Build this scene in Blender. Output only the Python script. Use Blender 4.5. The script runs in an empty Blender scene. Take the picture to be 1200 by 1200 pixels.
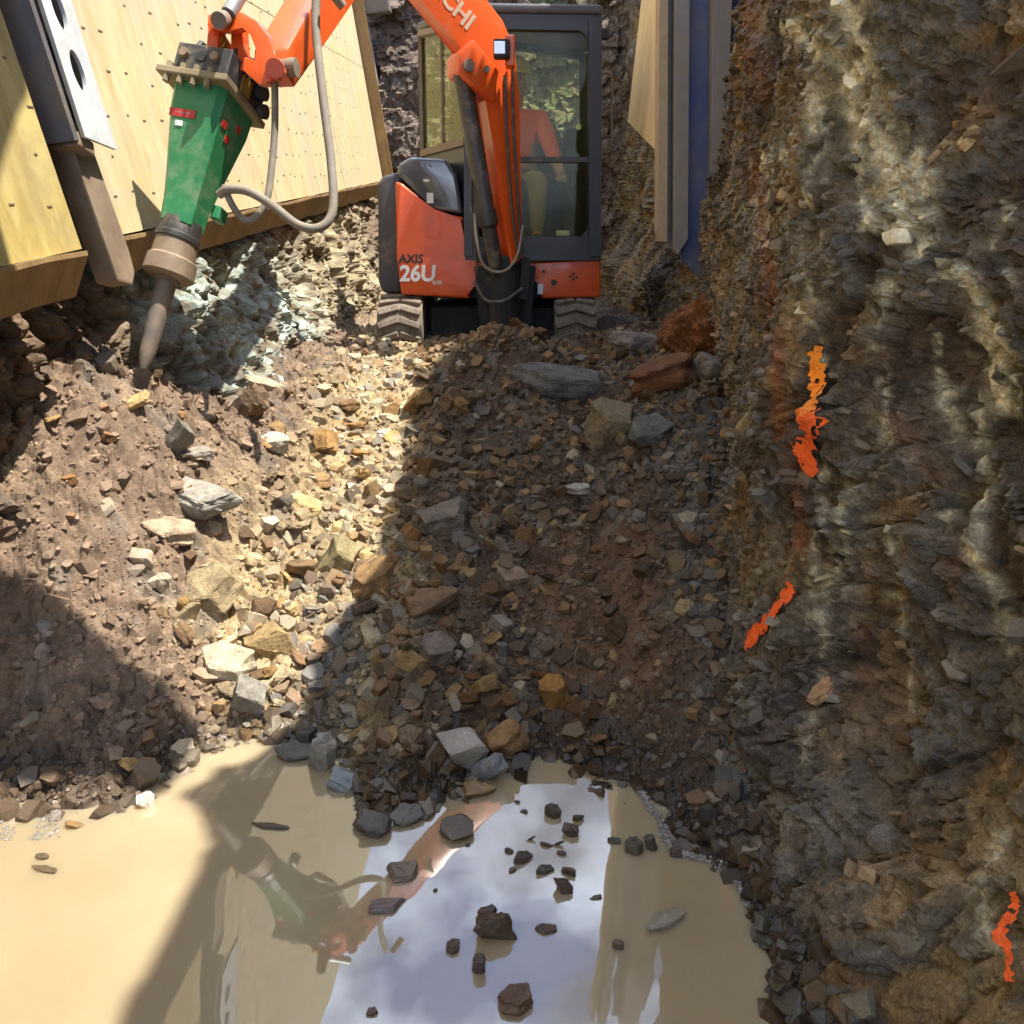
import bpy, bmesh, math, random
import numpy as np
from mathutils import Vector, Matrix, Euler

random.seed(7)
rng = np.random.default_rng(11)
scene = bpy.context.scene
COL = scene.collection

# ------------------------------------------------------------------ camera
EYE = Vector((0.0, 0.0, 1.6))          # water level is z = 0
PITCH = math.radians(19.1)
F = 900.0                               # focal length in pixels of a 1200 px frame
cam_d = bpy.data.cameras.new('camera')
cam_d.sensor_width = 36.0
cam_d.lens = 36.0 * F / 1200.0
cam_d.clip_start = 0.05
cam_d.clip_end = 500.0
cam = bpy.data.objects.new('camera', cam_d)
cam.location = EYE
cam.rotation_euler = (math.radians(90) - PITCH, 0, 0)
COL.objects.link(cam)
scene.camera = cam

# ------------------------------------------------------------------ sky, sun, exposure
SUN = Vector((0.385, -0.05, 0.92)).normalized()      # direction towards the sun
world = bpy.data.worlds.new('World')
scene.world = world
world.use_nodes = True
wn = world.node_tree.nodes
wl = world.node_tree.links
wn.clear()
w_out = wn.new('ShaderNodeOutputWorld')
w_bg = wn.new('ShaderNodeBackground')
w_sky = wn.new('ShaderNodeTexSky')
w_sky.sky_type = 'NISHITA'
w_sky.sun_disc = False
w_sky.sun_elevation = math.asin(SUN.z)
w_sky.sun_rotation = math.atan2(SUN.x, SUN.y)
w_bg.inputs['Strength'].default_value = 0.10
w_tc = wn.new('ShaderNodeTexCoord')
w_map = wn.new('ShaderNodeMapping')
w_map.inputs['Scale'].default_value = (1.0, 1.0, 1.5)
w_ns = wn.new('ShaderNodeTexNoise')
w_ns.inputs['Scale'].default_value = 2.6
w_ns.inputs['Detail'].default_value = 9.0
w_ns.inputs['Roughness'].default_value = 0.58
w_ns.inputs['Distortion'].default_value = 0.25
w_rmp = wn.new('ShaderNodeValToRGB')
w_rmp.color_ramp.elements[0].position = 0.42
w_rmp.color_ramp.elements[1].position = 0.60
w_ns2 = wn.new('ShaderNodeTexNoise')
w_ns2.inputs['Scale'].default_value = 6.5
w_ns2.inputs['Detail'].default_value = 6.0
w_r2 = wn.new('ShaderNodeValToRGB')
w_r2.color_ramp.elements[0].color = (2.6, 4.0, 8.4, 1)
w_r2.color_ramp.elements[1].color = (15.5, 18.2, 23.0, 1)
w_r2.color_ramp.elements[0].position = 0.38
w_r2.color_ramp.elements[1].position = 0.58
w_mix = wn.new('ShaderNodeMix')
w_mix.data_type = 'RGBA'
wl.new(w_tc.outputs['Generated'], w_map.inputs['Vector'])
wl.new(w_map.outputs[0], w_ns.inputs['Vector'])
wl.new(w_map.outputs[0], w_ns2.inputs['Vector'])
wl.new(w_ns.outputs['Fac'], w_rmp.inputs['Fac'])
wl.new(w_ns2.outputs['Fac'], w_r2.inputs['Fac'])
wl.new(w_rmp.outputs['Color'], w_mix.inputs[0])
wl.new(w_sky.outputs['Color'], w_mix.inputs[6])
wl.new(w_r2.outputs['Color'], w_mix.inputs[7])
wl.new(w_mix.outputs[2], w_bg.inputs['Color'])
wl.new(w_bg.outputs[0], w_out.inputs['Surface'])

sun_d = bpy.data.lights.new('sun', 'SUN')
sun_d.energy = 5.0
sun_d.angle = math.radians(0.5)
sun_d.color = (1.0, 0.965, 0.90)
sun = bpy.data.objects.new('sun', sun_d)
sun.rotation_euler = SUN.to_track_quat('Z', 'Y').to_euler()
sun.location = (6, -2, 14)
COL.objects.link(sun)

vs = scene.view_settings
vs.view_transform = 'Standard'
vs.look = 'None'
vs.gamma = 1.0
vs.exposure = 1.1
vs.use_curve_mapping = False
scene.cycles.max_bounces = 8
scene.cycles.diffuse_bounces = 5
scene.cycles.transparent_max_bounces = 12
scene.cycles.use_denoising = True

# ------------------------------------------------------------------ pixel <-> place helpers
RIGHT = Vector((1, 0, 0))
UP = Vector((0, math.sin(PITCH), math.cos(PITCH)))
FWD = Vector((0, math.cos(PITCH), -math.sin(PITCH)))

def ray(px, py):
    return RIGHT * ((px - 600) / F) + UP * ((600 - py) / F) + FWD

def at_depth(px, py, t):
    return EYE + ray(px, py) * t

def at_y(px, py, y):
    d = ray(px, py)
    return EYE + d * (y / d.y)

def at_z(px, py, z=0.0):
    d = ray(px, py)
    return EYE + d * ((z - EYE.z) / d.z)

def project(P):
    v = P - np.array(EYE)
    f = v @ np.array(FWD)
    f = np.where(f < 0.05, 0.05, f)
    return 600 + F * v[:, 0] / f, 600 - F * (v @ np.array(UP)) / f

# ------------------------------------------------------------------ numpy noise
def _hash(ix, iy, iz, seed):
    h = (ix.astype(np.int64) * 374761393 + iy.astype(np.int64) * 668265263
         + iz.astype(np.int64) * 2147483647 + seed * 974711) & 0xFFFFFFFF
    h = ((h ^ (h >> 13)) * 1274126177) & 0xFFFFFFFF
    h = ((h ^ (h >> 16)) * 2246822519) & 0xFFFFFFFF
    h = h ^ (h >> 15)
    return (h & 0xFFFFFF) / float(0xFFFFFF)

def vnoise(x, y, z=None, seed=0):
    x = np.asarray(x, float); y = np.asarray(y, float)
    ix = np.floor(x); iy = np.floor(y)
    fx = x - ix; fy = y - iy
    fx = fx * fx * (3 - 2 * fx); fy = fy * fy * (3 - 2 * fy)
    if z is None:
        zz = np.zeros_like(ix)
        a = _hash(ix, iy, zz, seed); b = _hash(ix + 1, iy, zz, seed)
        c = _hash(ix, iy + 1, zz, seed); d = _hash(ix + 1, iy + 1, zz, seed)
        return (a * (1 - fx) + b * fx) * (1 - fy) + (c * (1 - fx) + d * fx) * fy
    iz = np.floor(z); fz = z - iz; fz = fz * fz * (3 - 2 * fz)
    r = 0
    for dz, wz in ((0, 1 - fz), (1, fz)):
        a = _hash(ix, iy, iz + dz, seed); b = _hash(ix + 1, iy, iz + dz, seed)
        c = _hash(ix, iy + 1, iz + dz, seed); d = _hash(ix + 1, iy + 1, iz + dz, seed)
        r = r + ((a * (1 - fx) + b * fx) * (1 - fy) + (c * (1 - fx) + d * fx) * fy) * wz
    return r

def fbm(x, y, octaves=4, seed=0, gain=0.5):
    s = 0; a = 1.0; n = 0.0
    for o in range(octaves):
        s = s + a * vnoise(x * 2 ** o + 17.3 * o, y * 2 ** o - 9.1 * o, None, seed + o)
        n += a; a *= gain
    return s / n                        # 0..1

def facets(u, v, seed):
    """broken rock: each jittered cell is a tilted plate; returns height -1..1, edge distance, cell random"""
    iu = np.floor(u); iv = np.floor(v)
    best = np.full(u.shape, 9.0); sec = np.full(u.shape, 9.0)
    h = np.zeros(u.shape); cr = np.zeros(u.shape)
    z0 = np.zeros_like(iu)
    for du in (-1, 0, 1):
        for dv in (-1, 0, 1):
            cu = iu + du; cv = iv + dv
            pu = cu + 0.1 + 0.8 * _hash(cu, cv, z0, seed)
            pv = cv + 0.1 + 0.8 * _hash(cu, cv, z0 + 1, seed)
            d = (u - pu) ** 2 + (v - pv) ** 2
            r = _hash(cu, cv, z0 + 2, seed)
            gx = _hash(cu, cv, z0 + 3, seed) - 0.5
            gy = _hash(cu, cv, z0 + 4, seed) - 0.5
            hh = (r - 0.5) * 1.3 + gx * (u - pu) * 1.6 + gy * (v - pv) * 1.6
            m = d < best
            sec = np.where(m, best, np.minimum(sec, d))
            h = np.where(m, hh, h); cr = np.where(m, r, cr)
            best = np.where(m, d, best)
    return h, np.sqrt(sec) - np.sqrt(best), cr

def sstep(x):
    x = np.clip(x, 0, 1)
    return x * x * (3 - 2 * x)

def poly_dist(px, py, pts):
    best = np.full(px.shape, 1e9)
    for (x0, y0), (x1, y1) in zip(pts[:-1], pts[1:]):
        dx, dy = x1 - x0, y1 - y0
        t = np.clip(((px - x0) * dx + (py - y0) * dy) / (dx * dx + dy * dy + 1e-9), 0, 1)
        best = np.minimum(best, np.hypot(px - x0 - t * dx, py - y0 - t * dy))
    return best

# ------------------------------------------------------------------ materials
def new_mat(name):
    m = bpy.data.materials.new(name)
    m.use_nodes = True
    nt = m.node_tree
    nt.nodes.clear()
    out = nt.nodes.new('ShaderNodeOutputMaterial')
    bs = nt.nodes.new('ShaderNodeBsdfPrincipled')
    nt.links.new(bs.outputs[0], out.inputs['Surface'])
    return m, nt, bs

def tint_nodes(nt, src, coord, scale, amount, detail=6):
    """multiply a colour by noise around 1"""
    n = nt.nodes.new('ShaderNodeTexNoise')
    n.inputs['Scale'].default_value = scale
    n.inputs['Detail'].default_value = detail
    n.inputs['Roughness'].default_value = 0.65
    nt.links.new(coord, n.inputs['Vector'])
    mr = nt.nodes.new('ShaderNodeMapRange')
    mr.inputs['From Min'].default_value = 0.3
    mr.inputs['From Max'].default_value = 0.7
    mr.inputs['To Min'].default_value = 1 - amount
    mr.inputs['To Max'].default_value = 1 + amount
    nt.links.new(n.outputs['Fac'], mr.inputs['Value'])
    vm = nt.nodes.new('ShaderNodeVectorMath')
    vm.operation = 'SCALE'
    nt.links.new(src, vm.inputs[0])
    nt.links.new(mr.outputs[0], vm.inputs['Scale'])
    return vm.outputs[0]

def earth_mat(name, source='attr', rough=0.85, tint=0.35, tscale=14, bscale=60, bstr=0.5, bdist=0.01, spec=0.35):
    m, nt, bs = new_mat(name)
    tc = nt.nodes.new('ShaderNodeTexCoord')
    geo = nt.nodes.new('ShaderNodeNewGeometry')
    if source == 'attr':
        a = nt.nodes.new('ShaderNodeAttribute'); a.attribute_name = 'col'; c = a.outputs['Color']
        coord = geo.outputs['Position']
    else:
        a = nt.nodes.new('ShaderNodeObjectInfo'); c = a.outputs['Color']
        coord = geo.outputs['Position']
    c = tint_nodes(nt, c, coord, tscale, tint)
    c = tint_nodes(nt, c, coord, tscale * 9, tint * 0.6, 3)
    nt.links.new(c, bs.inputs['Base Color'])
    if source == 'attr':
        w = nt.nodes.new('ShaderNodeAttribute'); w.attribute_name = 'wet'
        mr = nt.nodes.new('ShaderNodeMapRange')
        mr.inputs['To Min'].default_value = rough
        mr.inputs['To Max'].default_value = 0.28
        nt.links.new(w.outputs['Fac'], mr.inputs['Value'])
        nt.links.new(mr.outputs[0], bs.inputs['Roughness'])
    else:
        bs.inputs['Roughness'].default_value = rough
    bs.inputs['Specular IOR Level'].default_value = spec
    n = nt.nodes.new('ShaderNodeTexNoise')
    n.inputs['Scale'].default_value = bscale
    n.inputs['Detail'].default_value = 7
    n.inputs['Roughness'].default_value = 0.7
    nt.links.new(coord, n.inputs['Vector'])
    b = nt.nodes.new('ShaderNodeBump')
    b.inputs['Strength'].default_value = bstr
    b.inputs['Distance'].default_value = bdist
    nt.links.new(n.outputs['Fac'], b.inputs['Height'])
    nt.links.new(b.outputs[0], bs.inputs['Normal'])
    return m

def paint_mat(name, col, rough=0.4, metal=0.0, dirt=None, dirt_amt=0.5, dscale=6.0, coat=0.0, wear=0.12):
    m, nt, bs = new_mat(name)
    geo = nt.nodes.new('ShaderNodeTexCoord')
    co = geo.outputs['Object']
    rgb = nt.nodes.new('ShaderNodeRGB'); rgb.outputs[0].default_value = (*col, 1)
    c = tint_nodes(nt, rgb.outputs[0], co, 9.0, wear)
    if dirt is not None:
        n = nt.nodes.new('ShaderNodeTexNoise')
        n.inputs['Scale'].default_value = dscale
        n.inputs['Detail'].default_value = 9
        n.inputs['Roughness'].default_value = 0.72
        nt.links.new(co, n.inputs['Vector'])
        r = nt.nodes.new('ShaderNodeMapRange')
        r.inputs['From Min'].default_value = 0.62 - 0.3 * dirt_amt
        r.inputs['From Max'].default_value = 0.78 - 0.2 * dirt_amt
        r.inputs['To Max'].default_value = min(1.0, 0.5 + 0.5 * dirt_amt)
        nt.links.new(n.outputs['Fac'], r.inputs['Value'])
        mx = nt.nodes.new('ShaderNodeMix'); mx.data_type = 'RGBA'
        nt.links.new(r.outputs[0], mx.inputs[0])
        nt.links.new(c, mx.inputs[6])
        mx.inputs[7].default_value = (*dirt, 1)
        c = mx.outputs[2]
        rr = nt.nodes.new('ShaderNodeMapRange')
        rr.inputs['To Min'].default_value = rough
        rr.inputs['To Max'].default_value = 0.9
        nt.links.new(r.outputs[0], rr.inputs['Value'])
        nt.links.new(rr.outputs[0], bs.inputs['Roughness'])
    else:
        bs.inputs['Roughness'].default_value = rough
    nt.links.new(c, bs.inputs['Base Color'])
    bs.inputs['Metallic'].default_value = metal
    bs.inputs['Coat Weight'].default_value = coat
    n2 = nt.nodes.new('ShaderNodeTexNoise')
    n2.inputs['Scale'].default_value = 40
    n2.inputs['Detail'].default_value = 4
    nt.links.new(co, n2.inputs['Vector'])
    b = nt.nodes.new('ShaderNodeBump')
    b.inputs['Strength'].default_value = 0.12
    b.inputs['Distance'].default_value = 0.004
    nt.links.new(n2.outputs['Fac'], b.inputs['Height'])
    nt.links.new(b.outputs[0], bs.inputs['Normal'])
    return m

def plywood_mat(name, light, dark, stain, seed):
    m, nt, bs = new_mat(name)
    tc = nt.nodes.new('ShaderNodeTexCoord')
    mp = nt.nodes.new('ShaderNodeMapping')
    mp.inputs['Location'].default_value = (seed * 3.1, seed * 1.7, seed)
    mp.inputs['Scale'].default_value = (3.2, 1.0, 0.7)
    nt.links.new(tc.outputs['Object'], mp.inputs['Vector'])
    w = nt.nodes.new('ShaderNodeTexNoise')
    w.inputs['Scale'].default_value = 3.5; w.inputs['Detail'].default_value = 10
    w.inputs['Roughness'].default_value = 0.66; w.inputs['Distortion'].default_value = 0.8
    nt.links.new(mp.outputs[0], w.inputs['Vector'])
    r = nt.nodes.new('ShaderNodeValToRGB')
    r.color_ramp.elements[0].position = 0.34; r.color_ramp.elements[0].color = (*dark, 1)
    r.color_ramp.elements[1].position = 0.6; r.color_ramp.elements[1].color = (*light, 1)
    nt.links.new(w.outputs['Fac'], r.inputs['Fac'])
    n = nt.nodes.new('ShaderNodeTexNoise')
    n.inputs['Scale'].default_value = 2.4; n.inputs['Detail'].default_value = 10
    n.inputs['Roughness'].default_value = 0.7
    nt.links.new(tc.outputs['Object'], n.inputs['Vector'])
    mr = nt.nodes.new('ShaderNodeMapRange')
    mr.inputs['From Min'].default_value = 0.42; mr.inputs['From Max'].default_value = 0.66
    mr.inputs['To Max'].default_value = 0.75
    nt.links.new(n.outputs['Fac'], mr.inputs['Value'])
    mx = nt.nodes.new('ShaderNodeMix'); mx.data_type = 'RGBA'
    nt.links.new(mr.outputs[0], mx.inputs[0]); nt.links.new(r.outputs[0], mx.inputs[6])
    mx.inputs[7].default_value = (*stain, 1)
    nt.links.new(mx.outputs[2], bs.inputs['Base Color'])
    bs.inputs['Roughness'].default_value = 0.72
    b = nt.nodes.new('ShaderNodeBump'); b.inputs['Strength'].default_value = 0.2; b.inputs['Distance'].default_value = 0.004
    nt.links.new(w.outputs['Fac'], b.inputs['Height']); nt.links.new(b.outputs[0], bs.inputs['Normal'])
    return m

def glass_mat(name, tint=(0.80, 0.86, 0.78), refl=0.55):
    m = bpy.data.materials.new(name); m.use_nodes = True
    nt = m.node_tree; nt.nodes.clear()
    out = nt.nodes.new('ShaderNodeOutputMaterial')
    tr = nt.nodes.new('ShaderNodeBsdfTransparent'); tr.inputs[0].default_value = (*tint, 1)
    gl = nt.nodes.new('ShaderNodeBsdfGlossy'); gl.inputs['Roughness'].default_value = 0.02
    fr = nt.nodes.new('ShaderNodeFresnel'); fr.inputs['IOR'].default_value = 1.5
    mu = nt.nodes.new('ShaderNodeMath'); mu.operation = 'MULTIPLY_ADD'
    mu.inputs[1].default_value = refl; mu.inputs[2].default_value = 0.0
    mx = nt.nodes.new('ShaderNodeMixShader')
    nt.links.new(fr.outputs[0], mu.inputs[0]); nt.links.new(mu.outputs[0], mx.inputs[0])
    nt.links.new(tr.outputs[0], mx.inputs[1]); nt.links.new(gl.outputs[0], mx.inputs[2])
    nt.links.new(mx.outputs[0], out.inputs['Surface'])
    return m

DUST = (0.30, 0.235, 0.16)
MUD = (0.16, 0.11, 0.07)
M = {}
M['soil'] = earth_mat('rubble_soil', 'attr', 0.9, 0.3, 11, 70, 0.6, 0.012)
M['wall'] = earth_mat('fractured_rock', 'attr', 0.7, 0.62, 16, 60, 0.9, 0.016)
M['bank'] = earth_mat('pale_crumbling_earth', 'attr', 0.9, 0.4, 18, 70, 0.8, 0.012)
M['gravel'] = earth_mat('gravel_stone', 'attr', 0.82, 0.28, 16, 90, 0.4, 0.005)
M['rock'] = earth_mat('broken_stone', 'object', 0.85, 0.45, 17, 55, 0.9, 0.012)
M['wet_rock'] = earth_mat('wet_stone', 'object', 0.3, 0.32, 13, 60, 0.5, 0.008, 0.5)
M['orange'] = paint_mat('orange_paint', (0.66, 0.085, 0.008), 0.36, 0, (0.34, 0.17, 0.09), 0.16, 6, 0.2)
M['hood'] = paint_mat('grey_hood_paint', (0.075, 0.082, 0.10), 0.16, 0, DUST, 0.12, 4, 1.0, 0.06)
M['dark'] = paint_mat('dark_cab_paint', (0.022, 0.023, 0.030), 0.42, 0, DUST, 0.12, 5, 0.1)
M['counter'] = paint_mat('charcoal_casting', (0.06, 0.062, 0.068), 0.55, 0, DUST, 0.25, 5)
M['black'] = paint_mat('black_rubber', (0.018, 0.018, 0.018), 0.7, 0, MUD, 0.3, 7)
M['under'] = paint_mat('black_undercarriage', (0.015, 0.015, 0.016), 0.75, 0, MUD, 0.25, 7)
M['track'] = paint_mat('dusty_track_rubber', (0.12, 0.095, 0.07), 0.9, 0, (0.24, 0.185, 0.13), 0.8, 9)
M['steel'] = paint_mat('worn_steel', (0.17, 0.14, 0.115), 0.55, 0.25, (0.26, 0.19, 0.12), 0.8, 12)
M['chrome'] = paint_mat('bright_rod', (0.3, 0.3, 0.3), 0.5, 0.4)
M['cyl'] = paint_mat('dark_cylinder', (0.045, 0.04, 0.036), 0.45, 0.1, DUST, 0.35, 6)
M['green'] = paint_mat('green_paint', (0.03, 0.20, 0.075), 0.45, 0, (0.24, 0.27, 0.15), 0.34, 9, 0.1)
M['hammer_black'] = paint_mat('dusty_black_plate', (0.035, 0.033, 0.032), 0.55, 0, (0.26, 0.20, 0.12), 0.38, 8)
M['flange'] = paint_mat('mud_flange', (0.20, 0.155, 0.08), 0.8, 0, (0.30, 0.24, 0.14), 0.6, 8)
M['brass'] = paint_mat('brass', (0.45, 0.30, 0.06), 0.4, 0.5, DUST, 0.3, 12)
M['muddy_steel'] = paint_mat('muddy_steel', (0.24, 0.17, 0.105), 0.6, 0.2, (0.34, 0.26, 0.17), 0.5, 9)
M['hose'] = paint_mat('dusty_hose', (0.20, 0.17, 0.13), 0.8, 0, (0.33, 0.27, 0.19), 0.5, 14)
M['hose_dark'] = paint_mat('black_hose', (0.05, 0.045, 0.04), 0.6, 0, DUST, 0.3, 14)
M['red'] = paint_mat('red_print', (0.45, 0.03, 0.025), 0.5)
M['white'] = paint_mat('white_print', (0.75, 0.75, 0.72), 0.5)
M['cream_print'] = paint_mat('cream_print', (0.62, 0.45, 0.30), 0.55, 0, (0.5, 0.12, 0.03), 0.3, 14)
M['black_print'] = paint_mat('black_print', (0.02, 0.02, 0.02), 0.5)
M['lens'] = paint_mat('lamp_lens', (0.6, 0.62, 0.66), 0.1, 0.4)
M['ply'] = plywood_mat('plywood', (0.60, 0.49, 0.265), (0.46, 0.345, 0.15), (0.46, 0.39, 0.28), 1)
M['ply2'] = plywood_mat('yellowed_plywood', (0.54, 0.42, 0.15), (0.38, 0.26, 0.065), (0.24, 0.175, 0.09), 4)
M['ply3'] = plywood_mat('pale_plywood', (0.80, 0.60, 0.30), (0.66, 0.46, 0.20), (0.60, 0.45, 0.26), 7)  # right panel's plywood, lightened to make up for the shade it stands in
M['timber'] = plywood_mat('muddy_timber', (0.36, 0.23, 0.09), (0.22, 0.13, 0.05), (0.17, 0.11, 0.055), 9)
M['rail_grey'] = paint_mat('grey_rail_steel', (0.13, 0.12, 0.12), 0.6, 0.2, (0.24, 0.17, 0.10), 0.45, 5)
M['rail_white'] = paint_mat('pale_galvanised_flange', (0.52, 0.53, 0.52), 0.55, 0, (0.40, 0.35, 0.24), 0.4, 5)
M['rail_tan'] = paint_mat('rusted_rail_edge', (0.21, 0.145, 0.09), 0.7, 0.1, (0.30, 0.22, 0.14), 0.6, 7)
M['rail_blue'] = paint_mat('worn_blue_paint', (0.065, 0.088, 0.165), 0.6, 0, (0.17, 0.155, 0.15), 0.8, 2.2)
M['pale_tan'] = paint_mat('pale_rusted_edge', (0.44, 0.34, 0.22), 0.7, 0, (0.34, 0.24, 0.14), 0.4, 6)  # these three rail colours are lightened to make up for shade on the right
M['pale_grey'] = paint_mat('pale_grey_steel', (0.27, 0.25, 0.235), 0.6, 0, (0.33, 0.25, 0.16), 0.4, 6)
M['pale_blue'] = paint_mat('rubbed_blue_paint', (0.085, 0.125, 0.30), 0.55, 0, (0.25, 0.235, 0.23), 0.7, 1.6)
M['nail'] = paint_mat('fastener', (0.17, 0.11, 0.06), 0.8)
M['glass'] = glass_mat('cab_glass', (0.86, 0.89, 0.68), 0.3)
M['paint_orange'] = paint_mat('spray_paint_orange', (0.9, 0.13, 0.015), 0.7, 0, (0.5, 0.07, 0.012), 0.3, 30, 0, 0.25)
M['paint_yellow'] = paint_mat('spray_paint_amber', (0.9, 0.27, 0.015), 0.7, 0, (0.6, 0.12, 0.012), 0.3, 30, 0, 0.25)
M['skin'] = paint_mat('skin', (0.42, 0.24, 0.16), 0.55)
M['hivis'] = paint_mat('orange_work_shirt', (0.85, 0.13, 0.02), 0.85)
M['trousers'] = paint_mat('khaki_trousers', (0.30, 0.21, 0.12), 0.9)
M['helmet'] = paint_mat('pale_helmet', (0.62, 0.58, 0.36), 0.4)
M['hair'] = paint_mat('dark_hair', (0.03, 0.02, 0.015), 0.6)
M['seat'] = paint_mat('black_seat', (0.02, 0.02, 0.022), 0.75)

# muddy water: opaque silt scatter under a clear reflecting surface
m, nt, bs = new_mat('muddy_water')
tc = nt.nodes.new('ShaderNodeTexCoord')
n = nt.nodes.new('ShaderNodeTexNoise'); n.inputs['Scale'].default_value = 1.7; n.inputs['Detail'].default_value = 6
nt.links.new(tc.outputs['Object'], n.inputs['Vector'])
r = nt.nodes.new('ShaderNodeValToRGB')
r.color_ramp.elements[0].position = 0.3; r.color_ramp.elements[0].color = (0.295, 0.222, 0.122, 1)
r.color_ramp.elements[1].position = 0.7; r.color_ramp.elements[1].color = (0.385, 0.30, 0.178, 1)
nt.links.new(n.outputs['Fac'], r.inputs['Fac'])
nt.links.new(r.outputs[0], bs.inputs['Base Color'])
bs.inputs['Roughness'].default_value = 0.015
bs.inputs['IOR'].default_value = 2.15
bs.subsurface_method = 'BURLEY'
bs.inputs['Subsurface Weight'].default_value = 1.0
bs.inputs['Subsurface Radius'].default_value = (1.0, 0.75, 0.45)
bs.inputs['Subsurface Scale'].default_value = 0.05
n2 = nt.nodes.new('ShaderNodeTexNoise'); n2.inputs['Scale'].default_value = 5.0; n2.inputs['Detail'].default_value = 2
nt.links.new(tc.outputs['Object'], n2.inputs['Vector'])
b = nt.nodes.new('ShaderNodeBump'); b.inputs['Strength'].default_value = 0.05; b.inputs['Distance'].default_value = 0.01
nt.links.new(n2.outputs['Fac'], b.inputs['Height']); nt.links.new(b.outputs[0], bs.inputs['Normal'])
M['water'] = m

# ------------------------------------------------------------------ object helpers
def tag(o, label=None, cat=None, group=None, kind=None):
    if label: o['label'] = label
    if cat: o['category'] = cat
    if group: o['group'] = group
    if kind: o['kind'] = kind
    return o

def empty(name, loc, label, cat, group=None):
    o = bpy.data.objects.new(name, None)
    o.empty_display_size = 0.1
    o.location = loc
    COL.objects.link(o)
    return tag(o, label, cat, group)

def link_mesh(name, me, mat, parent=None, world=True):
    o = bpy.data.objects.new(name, me)
    COL.objects.link(o)
    if mat is not None and not me.materials:
        me.materials.append(mat)
    if parent is not None:
        o.parent = parent
        if world and parent.type == 'EMPTY':      # mesh is in world coordinates; mesh parents already are
            o.matrix_parent_inverse = (Matrix.Translation(parent.location) @ parent.rotation_euler.to_matrix().to_4x4()).inverted()
    return o

def from_bm(name, bm, mat, parent=None, smooth=False, world=True):
    me = bpy.data.meshes.new(name)
    bmesh.ops.recalc_face_normals(bm, faces=bm.faces)
    bm.to_mesh(me); bm.free()
    if smooth:
        for p in me.polygons: p.use_smooth = True
        try: me.set_sharp_from_angle(angle=math.radians(38))
        except Exception: pass
    return link_mesh(name, me, mat, parent, world)

def grid_mesh(name, P, nu, nv, mat, col=None, wet=None, smooth=False, mask=None):
    """P: (nu*nv,3) array, index = i*nv + j"""
    i, j = np.meshgrid(np.arange(nu - 1), np.arange(nv - 1), indexing='ij')
    a = (i * nv + j).ravel()
    q = np.stack([a, a + nv, a + nv + 1, a + 1], 1)
    if mask is not None:
        q = q[mask[q].all(1)]
        used, inv = np.unique(q, return_inverse=True)
        q = inv.reshape(q.shape)
        P = P[used]
        col = None if col is None else col[used]
        wet = None if wet is None else wet[used]
    me = bpy.data.meshes.new(name)
    me.vertices.add(len(P)); me.vertices.foreach_set('co', np.ascontiguousarray(P, np.float32).ravel())
    me.loops.add(q.size); me.loops.foreach_set('vertex_index', q.ravel().astype(np.int32))
    me.polygons.add(len(q)); me.polygons.foreach_set('loop_start', (np.arange(len(q)) * 4).astype(np.int32))
    me.polygons.foreach_set('use_smooth', np.full(len(q), smooth))
    me.update(calc_edges=True)
    set_attr(me, col, wet)
    me.materials.append(mat)
    return me

def set_attr(me, col, wet):
    if col is not None:
        c4 = np.ones((len(col), 4), np.float32); c4[:, :3] = col
        at = me.attributes.new('col', 'FLOAT_COLOR', 'POINT'); at.data.foreach_set('color', c4.ravel())
    if wet is not None:
        at = me.attributes.new('wet', 'FLOAT', 'POINT'); at.data.foreach_set('value', wet.astype(np.float32))

def add_box(bm, c, s, R=None):
    r = bmesh.ops.create_cube(bm, size=1.0)
    Mx = Matrix.Translation(Vector(c)) @ (R.to_4x4() if R is not None else Matrix.Identity(4)) @ Matrix.Diagonal((*s, 1))
    bmesh.ops.transform(bm, matrix=Mx, verts=r['verts'])
    return r['verts']

def bevel_all(bm, w, seg=2):
    bmesh.ops.bevel(bm, geom=list(bm.edges), offset=w, segments=seg, affect='EDGES', profile=0.6, clamp_overlap=True)

def add_prism(bm, pts, off):
    """polygon of 3D points extruded by vector off (or by a second list of points)"""
    n = len(pts)
    a = [bm.verts.new(p) for p in pts]
    if isinstance(off, (list, tuple)):
        b = [bm.verts.new(p) for p in off]
    else:
        b = [bm.verts.new(Vector(p) + off) for p in pts]
    bm.faces.new(a); bm.faces.new(b[::-1])
    for k in range(n):
        bm.faces.new((a[k], b[k], b[(k + 1) % n], a[(k + 1) % n]))

def add_cyl(bm, p0, p1, r0, r1=None, seg=16, caps=True):
    p0 = Vector(p0); p1 = Vector(p1)
    r1 = r0 if r1 is None else r1
    R = (p1 - p0).to_track_quat('Z', 'Y').to_matrix()
    ra, rb = [], []
    for k in range(seg):
        a = 2 * math.pi * k / seg
        d = R @ Vector((math.cos(a), math.sin(a), 0))
        ra.append(bm.verts.new(p0 + d * r0)); rb.append(bm.verts.new(p1 + d * r1))
    for k in range(seg):
        bm.faces.new((ra[k], ra[(k + 1) % seg], rb[(k + 1) % seg], rb[k]))
    if caps:
        bm.faces.new(ra[::-1]); bm.faces.new(rb)

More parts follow.
